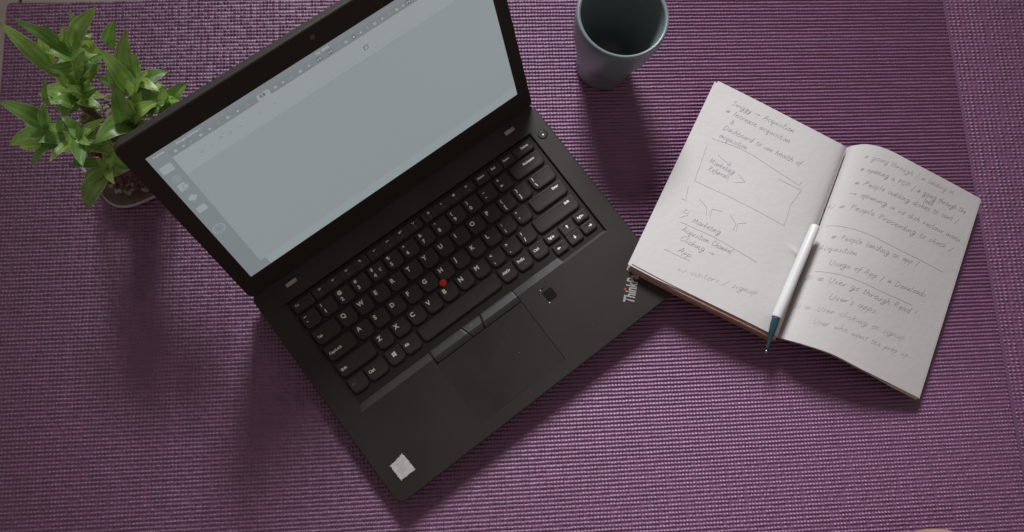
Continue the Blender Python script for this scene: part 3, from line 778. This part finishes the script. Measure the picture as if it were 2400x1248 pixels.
def write(side, text, a, b_, page, k=1.0, faint=False, xh=3.0):
    st, wd = strokes_of(text)
    v0 = np.array(a); d = np.array(b_) - v0; LS, LT = 156.0, 214.0
    dmm = np.array((d[0] * LS, d[1] * LT)); L = np.linalg.norm(dmm); e = dmm / L; n = np.array((e[1], -e[0]))
    V, F = [], []; h = xh * (.92 + .1 * k); w = .29
    for s in st:
        P2 = []
        for x, y in s:
            q = v0 * (LS, LT) + e * (x / wd * L) + n * (y * h); P2.append(q)
        add_ribbon(V, F, side, P2, w, LS, LT)
    return obj('handwriting', V, F, M_PENCILF if faint else M_PENCIL, page)
def add_ribbon(V, F, side, P2, w, LS=156.0, LT=214.0):
    k0 = len(V)
    for i, q in enumerate(P2):
        d = P2[min(i + 1, len(P2) - 1)] - P2[max(i - 1, 0)]; l = np.linalg.norm(d); d = d / l if l else np.array((1, 0))
        n = np.array((-d[1], d[0])) * w / 2
        for sg in (1, -1):
            r = q + n * sg; s, t = r[0] / LS, r[1] / LT
            s = min(max(s, .002), .998); t = min(max(t, .002), .998)
            p = surf(side, s, t); V.append((p[0], p[1], p[2] + .09))
    for i in range(len(P2) - 1):
        a = k0 + 2 * i; F.append((a, a + 1, a + 3, a + 2))
TEXT =  [('L', 'Swiggy -> Acquisition', (0.152, 0.081), (0.601, 0.064), 1), ('L', '# Increase acquisition', (0.133, 0.129), (0.602, 0.123), 1), ('L', '&', (0.194, 0.173), (0.215, 0.172), 1), ('L', 'Dashboard to see health of', (0.167, 0.213), (0.724, 0.2), 1), ('L', 'acquisition', (0.165, 0.257), (0.365, 0.253), 1), ('L', 'Marketing', (0.173, 0.396), (0.352, 0.392), 1), ('L', 'Referrals', (0.188, 0.432), (0.332, 0.427), 0.9), ('L', '1)', (0.147, 0.676), (0.19, 0.674), 0.8), ('L', 'Marketing', (0.229, 0.697), (0.419, 0.687), 1), ('L', 'Acquisition Channel', (0.193, 0.754), (0.528, 0.747), 1), ('L', 'Clicking ->', (0.205, 0.798), (0.439, 0.792), 1), ('L', 'App:', (0.222, 0.849), (0.323, 0.85), 1), ('L', 'ii) visitors / signup', (0.27, 0.929), (0.767, 0.867), 1), ('R', '# going through / # landing in', (0.138, 0.075), (0.796, 0.049), 0.85), ('R', '# opening a PDP / # going through the', (0.138, 0.14), (0.927, 0.108), 0.85), ('R', 'feed', (0.604, 0.154), (0.676, 0.147), 0.9), ('R', '# People adding dishes to cart /', (0.134, 0.212), (0.892, 0.168), 1), ('R', '-> opening a xo dish restaur menu', (0.125, 0.266), (0.953, 0.246), 1), ('R', '4) # People Proceeding to check /', (0.018, 0.34), (0.913, 0.309), 1), ('R', '# People landing on app /', (0.109, 0.493), (0.706, 0.45), 1), ('R', 'Acquisition', (0.06, 0.554), (0.295, 0.537), 0.9), ('R', 'Usage of App / # Downloads', (0.148, 0.617), (0.825, 0.566), 1), ('R', '2) # User go through Read !', (0.039, 0.706), (0.797, 0.665), 1), ('R', "User's apps", (0.217, 0.77), (0.522, 0.742), 1), ('R', '3) # User clicking on signup !', (0.025, 0.848), (0.817, 0.79), 0.9), ('R', 'User who want the prep up', (0.171, 0.897), (0.833, 0.859), 0.8)]
FAINT = ('1)', 'ii) visitors / signup', '# going through / # landing in', 'User who want the prep up', '3) # User clicking on signup !')
for side, s, a, b_, k in TEXT:
    write(side, s, a, b_, pageL if side == 'L' else pageR, k, s in FAINT)
LINES =  [('L', [(0.126, 0.281), (0.37, 0.262), (0.76, 0.293)]), ('L', [(0.76, 0.293), (0.774, 0.271)]), ('L', [(0.118, 0.325), (0.14, 0.509)]), ('L', [(0.14, 0.509), (0.464, 0.502), (0.768, 0.508)]), ('L', [(0.768, 0.508), (0.757, 0.398), (0.79, 0.31)]), ('L', [(0.79, 0.31), (0.624, 0.312)]), ('L', [(0.209, 0.342), (0.256, 0.351), (0.309, 0.359)]), ('L', [(0.301, 0.341), (0.309, 0.359), (0.284, 0.364)]), ('L', [(0.382, 0.382), (0.436, 0.403)]), ('L', [(0.437, 0.404), (0.374, 0.427)]), ('L', [(0.119, 0.547), (0.14, 0.615), (0.111, 0.617)]), ('L', [(0.173, 0.613), (0.179, 0.615)]), ('L', [(0.214, 0.578), (0.281, 0.6), (0.296, 0.64)]), ('L', [(0.313, 0.593), (0.323, 0.636)]), ('L', [(0.314, 0.595), (0.379, 0.583)]), ('L', [(0.427, 0.58), (0.486, 0.607), (0.484, 0.641)]), ('L', [(0.496, 0.603), (0.504, 0.639)]), ('L', [(0.495, 0.601), (0.541, 0.582)]), ('L', [(0.149, 0.704), (0.193, 0.673)]), ('L', [(0.164, 0.719), (0.412, 0.712), (0.691, 0.728)]), ('L', [(0.142, 0.869), (0.32, 0.864)]), ('R', [(0.057, 0.429), (0.31, 0.421), (0.897, 0.417)]), ('R', [(0.084, 0.66), (0.268, 0.646), (0.75, 0.629)])]
for side in 'LR':
    V, F = [], []
    for sd, pts in LINES:
        if sd != side: continue
        q = spline([tuple(p) for p in pts], 8) if len(pts) > 2 and abs(pts[0][1] - pts[-1][1]) < .05 else [tuple(p) for p in pts]
        dense = []
        for i in range(len(q) - 1):
            n = max(2, int(np.hypot((q[i + 1][0] - q[i][0]) * 156, (q[i + 1][1] - q[i][1]) * 214) / 2.5))
            for j in range(n):
                t = j / n; dense.append(np.array(((q[i][0] * (1 - t) + q[i + 1][0] * t) * 156 + random.uniform(-.12, .12), (q[i][1] * (1 - t) + q[i + 1][1] * t) * 214 + random.uniform(-.12, .12))))
        dense.append(np.array((q[-1][0] * 156, q[-1][1] * 214)))
        add_ribbon(V, F, side, dense, .27)
    obj('ruled_sketch', V, F, M_PENCIL, pageL if side == 'L' else pageR)

# ------------------------------------------------------------------ pen
M_PENW = mat('pen_white', (0.70, 0.69, 0.68), rough=.35, spec=.5)
M_PENT = mat('pen_teal', (0.020, 0.070, 0.085), rough=.3, spec=.5, coat=.2)
M_PENM = mat('pen_tip_metal', (0.55, 0.45, 0.40), rough=.3, metal=1)
P0, P1, P2_ = Vector((299.4, 38.1, 37.2)), Vector((253.4, -54.6, 36.0)), Vector((243.7, -88.5, 28.0))
pen = thing('pen', 'white ballpoint pen with teal grip lying in the fold of the notebook', 'pen', tuple(P1))
ax = (P1 - P0)
def pen_part(name, pts, m):
    v, f = tube([tuple(p - P1) for p, r in pts], [r for p, r in pts], 28); return obj(name, v, f, m, pen, smooth=True)
pen_part('barrel', [(P0, 3.6), (P0 + ax * .006, 4.3), (P0 + ax * .02, 4.6), (P0 + ax * .35, 4.85), (P0 + ax * .7, 5.0), (P0 + ax * .985, 5.0), (P1, 4.75)], M_PENW)
tp = P2_ - P1
pen_part('grip', [(P1 - ax * .01, 4.2), (P1 + tp * .02, 4.0), (P1 + tp * .20, 3.9), (P1 + tp * .45, 3.0), (P1 + tp * .53, 1.9), (P1 + tp * .8, 1.5), (P1 + tp * .9, 1.2)], M_PENT)
pen_part('tip', [(P1 + tp * .89, 1.2), (P1 + tp * .95, 1.0), (P1 + tp * 1.0, .45)], M_PENM)

# ------------------------------------------------------------------ potted plant
def leaf_mat():
    m = bpy.data.materials.new('leaf'); m.use_nodes = True; nt = m.node_tree; b = nt.nodes['Principled BSDF']
    b.inputs['Roughness'].default_value = .36; b.inputs['Specular IOR Level'].default_value = .6
    uv = nt.nodes.new('ShaderNodeUVMap'); sp = nt.nodes.new('ShaderNodeSeparateXYZ'); nt.links.new(uv.outputs['UV'], sp.inputs['Vector'])
    a = nt.nodes.new('ShaderNodeMath'); a.operation = 'SUBTRACT'; a.inputs[1].default_value = .5; nt.links.new(sp.outputs['X'], a.inputs[0])
    a2 = nt.nodes.new('ShaderNodeMath'); a2.operation = 'ABSOLUTE'; nt.links.new(a.outputs[0], a2.inputs[0])
    r = nt.nodes.new('ShaderNodeValToRGB'); e = r.color_ramp.elements
    e[0].position = 0.0; e[0].color = (.32, .50, .13, 1); e[1].position = .5; e[1].color = (.58, .66, .42, 1)
    for p, c in ((.035, (.23, .42, .085, 1)), (.20, (.30, .54, .12, 1)), (.34, (.21, .41, .08, 1)), (.455, (.28, .49, .12, 1))):
        q = e.new(p); q.color = c
    nt.links.new(a2.outputs[0], r.inputs['Fac'])
    w = nt.nodes.new('ShaderNodeTexWave'); w.inputs['Scale'].default_value = 9; w.inputs['Distortion'].default_value = 2.5; w.inputs['Detail'].default_value = 2
    nt.links.new(uv.outputs['UV'], w.inputs['Vector'])
    n = nt.nodes.new('ShaderNodeTexNoise'); n.inputs['Scale'].default_value = 70; tc = nt.nodes.new('ShaderNodeTexCoord'); nt.links.new(tc.outputs['Object'], n.inputs['Vector'])
    mx = nt.nodes.new('ShaderNodeMixRGB'); mx.blend_type = 'OVERLAY'; mx.inputs['Fac'].default_value = .5
    nt.links.new(r.outputs['Color'], mx.inputs['Color1']); nt.links.new(n.outputs['Fac'], mx.inputs['Color2'])
    mx2 = nt.nodes.new('ShaderNodeMixRGB'); mx2.blend_type = 'OVERLAY'; mx2.inputs['Fac'].default_value = .38
    nt.links.new(mx.outputs['Color'], mx2.inputs['Color1']); nt.links.new(w.outputs['Fac'], mx2.inputs['Color2'])
    oi = nt.nodes.new('ShaderNodeObjectInfo'); hs = nt.nodes.new('ShaderNodeHueSaturation')
    h1 = nt.nodes.new('ShaderNodeMapRange'); h1.inputs['To Min'].default_value = .475; h1.inputs['To Max'].default_value = .515
    h2 = nt.nodes.new('ShaderNodeMapRange'); h2.inputs['To Min'].default_value = 1.5; h2.inputs['To Max'].default_value = .75
    nt.links.new(oi.outputs['Random'], h1.inputs['Value']); nt.links.new(oi.outputs['Random'], h2.inputs['Value'])
    nt.links.new(h1.outputs[0], hs.inputs['Hue']); nt.links.new(h2.outputs[0], hs.inputs['Value']); nt.links.new(mx2.outputs['Color'], hs.inputs['Color'])
    tipr = nt.nodes.new('ShaderNodeMapRange'); tipr.inputs['From Min'].default_value = .93; tipr.inputs['From Max'].default_value = .99
    nt.links.new(sp.outputs['Y'], tipr.inputs['Value'])
    mx2 = nt.nodes.new('ShaderNodeMixRGB'); mx2.inputs['Color2'].default_value = (.30, .24, .10, 1)
    nt.links.new(tipr.outputs[0], mx2.inputs['Fac']); nt.links.new(hs.outputs['Color'], mx2.inputs['Color1'])
    nt.links.new(mx2.outputs['Color'], b.inputs['Base Color'])
    tr = nt.nodes.new('ShaderNodeBsdfTranslucent'); nt.links.new(mx2.outputs['Color'], tr.inputs['Color'])
    ms = nt.nodes.new('ShaderNodeMixShader'); ms.inputs['Fac'].default_value = .30
    out = nt.nodes['Material Output']
    nt.links.new(b.outputs['BSDF'], ms.inputs[1]); nt.links.new(tr.outputs['BSDF'], ms.inputs[2]); nt.links.new(ms.outputs['Shader'], out.inputs['Surface'])
    return m
M_LEAF = leaf_mat()
M_CANE = mat('cane_skin', (0.20, 0.19, 0.09), rough=.5, noise=(120, .25))
M_CUT = mat('cane_cut', (0.34, 0.29, 0.20), rough=.8, noise=(500, .2))
M_PITH = mat('cane_pith', (0.20, 0.16, 0.10), rough=.8)
M_STEM = mat('green_stem', (0.15, 0.26, 0.065), rough=.45)
M_GLASS = bpy.data.materials.new('bowl_glass'); M_GLASS.use_nodes = True
gt = M_GLASS.node_tree; gt.nodes.remove(gt.nodes['Principled BSDF'])
g1 = gt.nodes.new('ShaderNodeBsdfTransparent'); g1.inputs['Color'].default_value = (.90, .88, .85, 1)
g2 = gt.nodes.new('ShaderNodeBsdfGlossy'); g2.inputs['Roughness'].default_value = .06
g4 = gt.nodes.new('ShaderNodeMixShader')
g4.inputs['Fac'].default_value = .09; gt.links.new(g1.outputs[0], g4.inputs[1]); gt.links.new(g2.outputs[0], g4.inputs[2])
gt.links.new(g4.outputs[0], gt.nodes['Material Output'].inputs['Surface'])
M_RIM = mat('bowl_rim', (0.72, 0.68, 0.63), rough=.3, trans=.35)
M_PEB = mat('brown_pebble', (0.26, 0.125, 0.085), rough=.5, noise=(90, .5))
PX, PY = -373.5, 97.0
plant = thing('potted_plant', 'green lucky bamboo in a small glass bowl of brown pebbles', 'plant', (PX, PY, 0))
def sq(r, z, n=56, e=3.2, rot=.5):
    out = []
    for k in range(n):
        a = 2 * math.pi * k / n; c, s = math.cos(a), math.sin(a)
        q = r / ((abs(c) ** e + abs(s) ** e) ** (1 / e))
        out.append((q * math.cos(a + rot), q * math.sin(a + rot), z))
    return out
HB = 64.0
rings = [sq(28, .3), sq(36, .8), sq(39.0, 5), sq(39.6, 14), sq(38.4, 30), sq(34.6, HB - 12), sq(32.6, HB - 3), sq(32.4, HB), sq(31.6, HB + .9), sq(30.4, HB), sq(30.2, HB - 4), sq(32.4, HB - 13), sq(36.0, 30), sq(37.2, 14), sq(36.2, 7), sq(30, 4.2), sq(18, 3.6)]
v, f = bridge(rings); obj('glass_bowl', v, f, M_GLASS, plant, smooth=True)
v, f = bridge([sq(32.7, HB - 2.2), sq(33.2, HB - .2), sq(32.4, HB + 1.3), sq(30.6, HB + .9), sq(30.0, HB - 1.4)], True, False, False)
obj('rim', v, f, M_RIM, plant, smooth=True)
v, f = bridge([sq(34, .2), sq(40.6, .4), sq(41.4, 2.4), sq(40.6, 5.2), sq(39.9, 5.6)], True, True, False)
obj('base_ring', v, f, M_RIM, plant, smooth=True)
V, F = [], []
for i in range(300):
    a = random.uniform(0, 2 * math.pi); r = 31.5 * math.sqrt(random.random()); z = random.uniform(12, 44)
    if z > 34: r *= .88
    c = (r * math.cos(a), r * math.sin(a), z); sx, sy, sz = [random.uniform(2.4, 4.2) for _ in range(3)]; k0 = len(V)
    bmi = bmesh.new(); bmesh.ops.create_icosphere(bmi, subdivisions=1, radius=1)
    for q in bmi.verts: V.append((q.co.x * sx + c[0], q.co.y * sy + c[1], q.co.z * sz * .75 + c[2]))
    for q in bmi.faces: F.append(tuple(k0 + w.index for w in q.verts))
    bmi.free()
tag(obj('pebbles', V, F, M_PEB, plant, smooth=True), kind='stuff')
V, F = [], []
for i in range(130):
    a = random.uniform(0, 2 * math.pi); r = random.uniform(24, 33.5); z = random.uniform(6.5, 12)
    c = (r * math.cos(a), r * math.sin(a), z); sx, sy, sz = [random.uniform(1.6, 3.2) for _ in range(3)]; k0 = len(V)
    bmi = bmesh.new(); bmesh.ops.create_icosphere(bmi, subdivisions=1, radius=1)
    for q in bmi.verts: V.append((q.co.x * sx + c[0], q.co.y * sy + c[1], q.co.z * sz * .75 + c[2]))
    for q in bmi.faces: F.append(tuple(k0 + w.index for w in q.verts))
    bmi.free()
tag(obj('white_gravel', V, F, mat('white_gravel', (.82, .78, .72), rough=.6, noise=(150, .15)), plant, smooth=True), kind='stuff')
def rel(p): return (p[0] - PX, p[1] - PY, p[2])
CANES = [(-355.6, 118.0, 116.0), (-378.0, 112.4, 110.0), (-373.2, 98.4, 118.0), (-365.8, 94.9, 106.0), (-361.9, 112.4, 92.0)]
for (x, y, z), r in zip(CANES, (4.4, 4.2, 4.8, 4.3, 6.0)):
    bx, by = PX + (x - PX) * .75, PY + (y - PY) * .75
    P_ = [Vector((bx, by, 10)).lerp(Vector((x, y, z)), t) for t in (0, .25, .5, .51, .53, .75, .76, .78, .97, 1)]
    v, f = tube([rel(p) for p in P_], [r, r, r, r * 1.08, r, r, r * 1.08, r, r, r * .93], 18)
    c = obj('cane', v, f, M_CANE, plant, smooth=True)
    d = (P_[-1] - P_[0]).normalized()
    v, f = tube([rel(P_[-1] + d * .05), rel(P_[-1] + d * .5), rel(P_[-1] + d * .55)], [r * .9, r * .86, r * .5], 18); obj('cut_end', v, f, M_CUT, c)
    v, f = tube([rel(P_[-1] + d * .5), rel(P_[-1] + d * .75)], [r * .52, r * .46], 14); obj('pith', v, f, M_PITH, c)
HUBS = {'a': (-364.2, 127.7, 160.0), 'b': (-320.6, 113.5, 150.0), 'c': (-323.6, 84.4, 142.0), 'd': (-300.0, 103.5, 140.0), 'e': (-365.2, 72.5, 138.0), 'f': (-351.7, 57.0, 112.0), 'g': (-382.1, 116.1, 112.0), 'h': (-381.1, 116.4, 130.0)}
for ci, h in ((1, 'a'), (1, 'g'), (0, 'b'), (3, 'c'), (3, 'e'), (3, 'f'), (1, 'h')):
    c = Vector(CANES[ci]); p = Vector(HUBS[h]); q = c.lerp(p, .5) + Vector((0, 0, 8)); s = c - Vector((0, 0, 22))
    pts = [s.lerp(q, t).lerp(q.lerp(p, t), t) for t in (0, .2, .4, .6, .8, 1)]
    v, f = tube([rel(x) for x in pts], [3.0, 2.9, 2.7, 2.6, 2.5, 2.2], 10); obj('stem', v, f, M_STEM, plant, smooth=True)
c, p = Vector(HUBS['c']), Vector(HUBS['d'])
v, f = tube([rel(c.lerp(p, t) + Vector((0, 0, 6 * math.sin(3.1 * t)))) for t in (0, .25, .5, .75, 1)], [2.6, 2.5, 2.4, 2.3, 2.0], 10); obj('stem', v, f, M_STEM, plant, smooth=True)
CAMV = Vector((-62.26, -163.96, 795.78))
def leaf(Bp, Tp, w, arch, roll):
    """a folded lance-shaped leaf from its base to its tip (mm)"""
    Bp, Tp = Vector(Bp), Vector(Tp); d = Tp - Bp; L = d.length; e = d.normalized()
    up = Vector((0.18, -.10, 1.0)); up = (up - e * up.dot(e)).normalized(); sd = e.cross(up)
    up, sd = up * math.cos(roll) + sd * math.sin(roll), sd * math.cos(roll) - up * math.sin(roll)
    NL, v, f, uv = 18, [], [], []; ph = random.uniform(0, 6); wv = random.uniform(.25, .6); side_c = random.uniform(-.05, .05) * L
    for i in range(NL + 1):
        t = i / NL
        prof = (math.sin(math.pi * min(1, t * 1.02) ** .78) ** .66) if t < .98 else 0.05
        hw = max(.10, w / 2 * prof) if t > .02 else w * .13
        c = Bp + d * t + up * (arch * math.sin(math.pi * t * .9) - arch * .6 * t * t) + sd * side_c * math.sin(math.pi * t)
        for x in (-1, -.9, -.55, -.22, 0, .22, .55, .9, 1):
            fold = abs(x) * .34 - .10 * x * x
            z = hw * fold * (1.1 - .5 * t) + wv * math.sin(11 * t + ph + (1.6 if x > 0 else 0)) * abs(x) * 1.2
            p = c + sd * hw * x + up * z; v.append(rel(p)); uv.append(((x + 1) / 2, t))
    for i in range(NL):
        for j in range(8): a = i * 9 + j; f.append((a, a + 1, a + 10, a + 9))
    return obj('leaf', v, f, M_LEAF, plant, smooth=True, uvs=uv)
LEAVES =  [((-364.2, 129.3, 172.0), (-386.3, 136.4, 215.0), 9.7, 6, 0.1), ((-381.3, 121.4, 150.0), (-410.3, 146.0, 190.0), 12.0, 8, 0.0), ((-352.8, 143.8, 190.0), (-348.0, 144.9, 215.0), 6.0, 3, 0.3), ((-358.5, 129.9, 180.0), (-325.3, 142.8, 225.0), 12.7, 6, 0.25), ((-364.0, 133.3, 180.0), (-355.4, 137.8, 205.0), 6.4, 3, -0.2), ((-347.3, 137.2, 190.0), (-338.5, 128.1, 178.0), 7.8, 8, 0.3), ((-339.8, 142.8, 160.0), (-325.7, 151.4, 190.0), 10.6, 4, 0.2), ((-320.9, 116.8, 150.0), (-312.9, 136.9, 200.0), 16.6, 10, -0.35), ((-316.2, 102.3, 165.0), (-326.8, 119.8, 205.0), 12.4, 9, 0.15), ((-319.9, 121.0, 150.0), (-313.1, 127.3, 165.0), 8.9, 4, -0.4), ((-310.8, 95.4, 178.0), (-308.0, 98.3, 200.0), 6.2, 2, 0.6), ((-310.2, 95.4, 178.0), (-293.9, 107.7, 198.0), 7.1, 4, -0.4), ((-323.1, 82.0, 150.0), (-320.9, 94.7, 190.0), 16.7, 9, 0.1), ((-318.5, 83.5, 152.0), (-314.3, 93.7, 175.0), 9.5, 5, -0.4), ((-318.4, 82.4, 152.0), (-294.0, 91.5, 175.0), 12.2, 7, -0.1), ((-297.2, 101.3, 148.0), (-275.9, 112.8, 165.0), 11.3, 4, 0.1), ((-295.8, 100.6, 150.0), (-290.6, 104.4, 172.0), 8.1, 3, 0.2), ((-302.2, 92.0, 145.0), (-283.2, 96.4, 160.0), 6.9, 3, 0.0), ((-319.0, 110.2, 150.0), (-300.8, 104.1, 150.0), 9.0, 6, 0.2), ((-318.3, 79.9, 150.0), (-338.2, 58.5, 172.0), 16.3, 8, 0.1), ((-318.0, 77.4, 150.0), (-302.6, 78.9, 165.0), 5.8, 3, 0.0), ((-393.2, 82.0, 135.0), (-413.8, 90.0, 170.0), 14.4, 8, 0.25), ((-391.2, 79.4, 140.0), (-373.7, 82.9, 185.0), 7.4, 3, 0.5), ((-370.8, 74.5, 135.0), (-427.8, 69.6, 128.0), 17.0, 10, 0.3), ((-394.4, 66.1, 140.0), (-410.6, 62.4, 142.0), 8.4, 2, -0.2), ((-381.2, 76.0, 140.0), (-372.2, 81.7, 165.0), 4.8, 2, 0.5), ((-371.2, 77.9, 130.0), (-389.8, 81.2, 145.0), 9.1, 6, -0.1), ((-360.6, 68.9, 145.0), (-356.7, 75.4, 165.0), 5.8, 3, 0.5), ((-359.9, 68.9, 145.0), (-346.5, 71.9, 162.0), 5.8, 3, -0.5), ((-357.8, 69.3, 150.0), (-355.7, 61.1, 150.0), 6.2, 2, 0.2), ((-357.6, 68.2, 125.0), (-399.4, 75.9, 100.0), 16.1, 8, 0.1), ((-362.2, 70.0, 135.0), (-344.5, 65.8, 120.0), 15.7, 8, -0.3), ((-347.5, 53.3, 120.0), (-378.7, 27.3, 85.0), 16.3, 9, 0.1), ((-348.6, 63.9, 125.0), (-332.4, 60.4, 108.0), 16.0, 7, 0.2), ((-347.9, 51.5, 122.0), (-349.9, 55.0, 140.0), 5.3, 2, 0.3), ((-346.5, 50.8, 122.0), (-336.9, 58.2, 138.0), 6.4, 2, -0.3), ((-348.1, 53.8, 122.0), (-336.8, 49.4, 118.0), 7.2, 3, 0.1), ((-377.2, 112.9, 118.0), (-409.4, 122.5, 120.0), 13.7, 7, 0.1), ((-379.1, 112.8, 120.0), (-390.7, 128.0, 135.0), 7.1, 4, 0.5), ((-377.2, 116.3, 135.0), (-379.9, 140.2, 150.0), 15.4, 6, 0.1), ((-374.5, 116.2, 125.0), (-350.2, 133.0, 150.0), 14.8, 8, -0.2), ((-361.7, 128.6, 160.0), (-349.6, 141.4, 150.0), 8.9, 5, 0.2), ((-407.8, 112.4, 115.0), (-395.5, 120.6, 145.0), 4.3, 2, 0.6), ((-405.5, 113.1, 108.0), (-420.2, 124.9, 105.0), 3.3, 2, 0.2), ((-331.3, 123.2, 140.0), (-337.1, 145.6, 150.0), 13.9, 6, 0.4), ((-326.1, 96.3, 140.0), (-346.6, 103.8, 140.0), 9.1, 4, 0.5), ((-317.5, 78.5, 150.0), (-302.9, 87.0, 168.0), 8.8, 5, -0.5), ((-314.5, 86.3, 160.0), (-314.7, 88.7, 185.0), 6.7, 3, 0.7), ((-373.6, 114.0, 130.0), (-373.3, 120.0, 160.0), 8.3, 5, 0.7), ((-373.3, 111.0, 130.0), (-354.5, 117.0, 160.0), 7.7, 4, -0.7), ((-380.8, 107.4, 118.0), (-395.8, 109.5, 130.0), 10.8, 6, 0.3), ((-352.5, 129.8, 185.0), (-335.5, 138.0, 205.0), 6.4, 4, -0.6), ((-364.9, 129.7, 165.0), (-368.0, 137.9, 180.0), 8.0, 5, 0.4), ((-356.8, 75.3, 138.0), (-344.2, 74.2, 130.0), 8.5, 5, 0.4), ((-362.6, 68.1, 140.0), (-369.9, 76.9, 150.0), 6.3, 3, 0.5), ((-347.5, 58.8, 116.0), (-328.1, 59.2, 104.0), 9.5, 4, -0.3), ((-348.3, 53.6, 118.0), (-363.8, 46.2, 100.0), 8.1, 4, 0.6), ((-299.7, 95.1, 145.0), (-306.2, 94.6, 165.0), 6.2, 3, 0.6), ((-296.8, 96.5, 148.0), (-284.2, 99.5, 168.0), 5.5, 3, -0.6), ((-390.7, 77.6, 135.0), (-404.0, 87.5, 150.0), 7.7, 4, 0.5), ((-365.9, 115.3, 150.0), (-348.2, 122.6, 172.0), 8.8, 5, -0.3), ((-367.3, 107.7, 140.0), (-367.6, 105.2, 165.0), 8.9, 5, 0.3), ((-369.7, 110.5, 135.0), (-352.9, 112.4, 150.0), 7.7, 4, -0.4), ((-359.8, 118.2, 165.0), (-348.4, 127.1, 185.0), 8.0, 4, 0.2), ((-318.1, 90.4, 155.0), (-305.2, 98.0, 178.0), 7.4, 4, 0.4), ((-322.9, 79.8, 150.0), (-335.1, 74.1, 160.0), 8.9, 5, 0.6), ((-315.3, 79.1, 158.0), (-301.2, 84.0, 172.0), 6.7, 4, -0.2), ((-360.2, 71.4, 148.0), (-347.4, 59.4, 160.0), 6.9, 3, 0.4), ((-358.7, 67.9, 146.0), (-377.6, 68.4, 138.0), 8.4, 5, 0.3), ((-359.2, 69.3, 142.0), (-351.4, 69.1, 128.0), 9.2, 5, -0.5), ((-346.8, 54.5, 122.0), (-339.8, 64.9, 112.0), 8.0, 4, 0.5), ((-349.1, 53.5, 116.0), (-369.1, 54.2, 96.0), 8.8, 4, 0.2), ((-321.1, 112.2, 152.0), (-319.5, 123.7, 172.0), 8.8, 5, 0.5), ((-324.0, 113.7, 150.0), (-334.9, 125.0, 168.0), 7.5, 4, 0.6), ((-390.1, 78.7, 138.0), (-400.0, 82.8, 142.0), 7.0, 3, 0.4)]
for a in LEAVES:
    leaf(a[0], a[1], a[2] * 1.12, a[3], a[4])
    L = (Vector(a[1]) - Vector(a[0])).length
    if L > 24 and random.random() < .85:          # a younger leaf of the same whorl
        d = Vector(a[1]) - Vector(a[0]); ang = random.choice((-1, 1)) * random.uniform(.35, .8)
        q = Vector((d.x * math.cos(ang) - d.y * math.sin(ang), d.x * math.sin(ang) + d.y * math.cos(ang), d.z * random.uniform(.6, 1.1))) * random.uniform(.55, .8)
        t = Vector(a[0]) + q
        u, w_ = (t.x + 56.17) * .7954 + (t.y + 14.37) * .606, -(t.x + 56.17) * .606 + (t.y + 14.37) * .7954
        if abs(u) > 178 or w_ > 122 + max(0, t.z - 43) * .466: leaf(a[0], t, a[2] * random.uniform(.7, .95), a[3] * .7, random.uniform(-.5, .5))

for h, n, spread in (('a', 6, 27), ('b', 5, 26), ('c', 4, 24), ('d', 3, 20), ('e', 7, 30), ('f', 3, 24), ('g', 6, 28)):
    p = Vector(HUBS[h]); a0 = random.uniform(0, 6)
    for i in range(n):
        a = a0 + 6.283 * (i + random.uniform(-.25, .25)) / n; L = spread * random.uniform(.7, 1.15)
        t = p + Vector((L * math.cos(a), L * math.sin(a), random.uniform(-8, 24)))
        u, w_ = (t.x + 56.17) * .7954 + (t.y + 14.37) * .606, -(t.x + 56.17) * .606 + (t.y + 14.37) * .7954
        if math.hypot(t.x + 370, t.y - 106) < 16: continue           # the cane tops stay open to view
        if abs(u) > 178 or w_ > 122 + max(0, t.z - 43) * .466: leaf(p + Vector((0, 0, random.uniform(-6, 4))), t, random.uniform(8, 13), random.uniform(3, 7), random.uniform(-.5, .5))

# ------------------------------------------------------------------ the photographer's knee at the bottom edge
M_SKIN = mat('skin', (0.46, 0.30, 0.20), rough=.55, spec=.35, noise=(60, .05))
person = thing('person', 'bare tan knee just showing at the bottom right edge of the mat', 'person', (389, -326.5, 0))
V = []; NR = 28
prof = [(76.2, .6), (75.5, 9), (72, 22), (64, 36), (52, 48), (36, 56), (14, 60), (-20, 62), (-70, 66), (-140, 72), (-230, 78), (-330, 80)]
rings = []
for y, r in prof:
    zc = 42 + max(0, -y) * .12
    rings.append([(r * 1.15 * math.cos(2 * math.pi * k / NR) if r < 60 else r * 1.10 * math.cos(2 * math.pi * k / NR), y, zc + min(r, zc - 2) * .75 * math.sin(2 * math.pi * k / NR)) for k in range(NR)])
v, f = bridge(rings); obj('leg', v, f, M_SKIN, person, smooth=True)
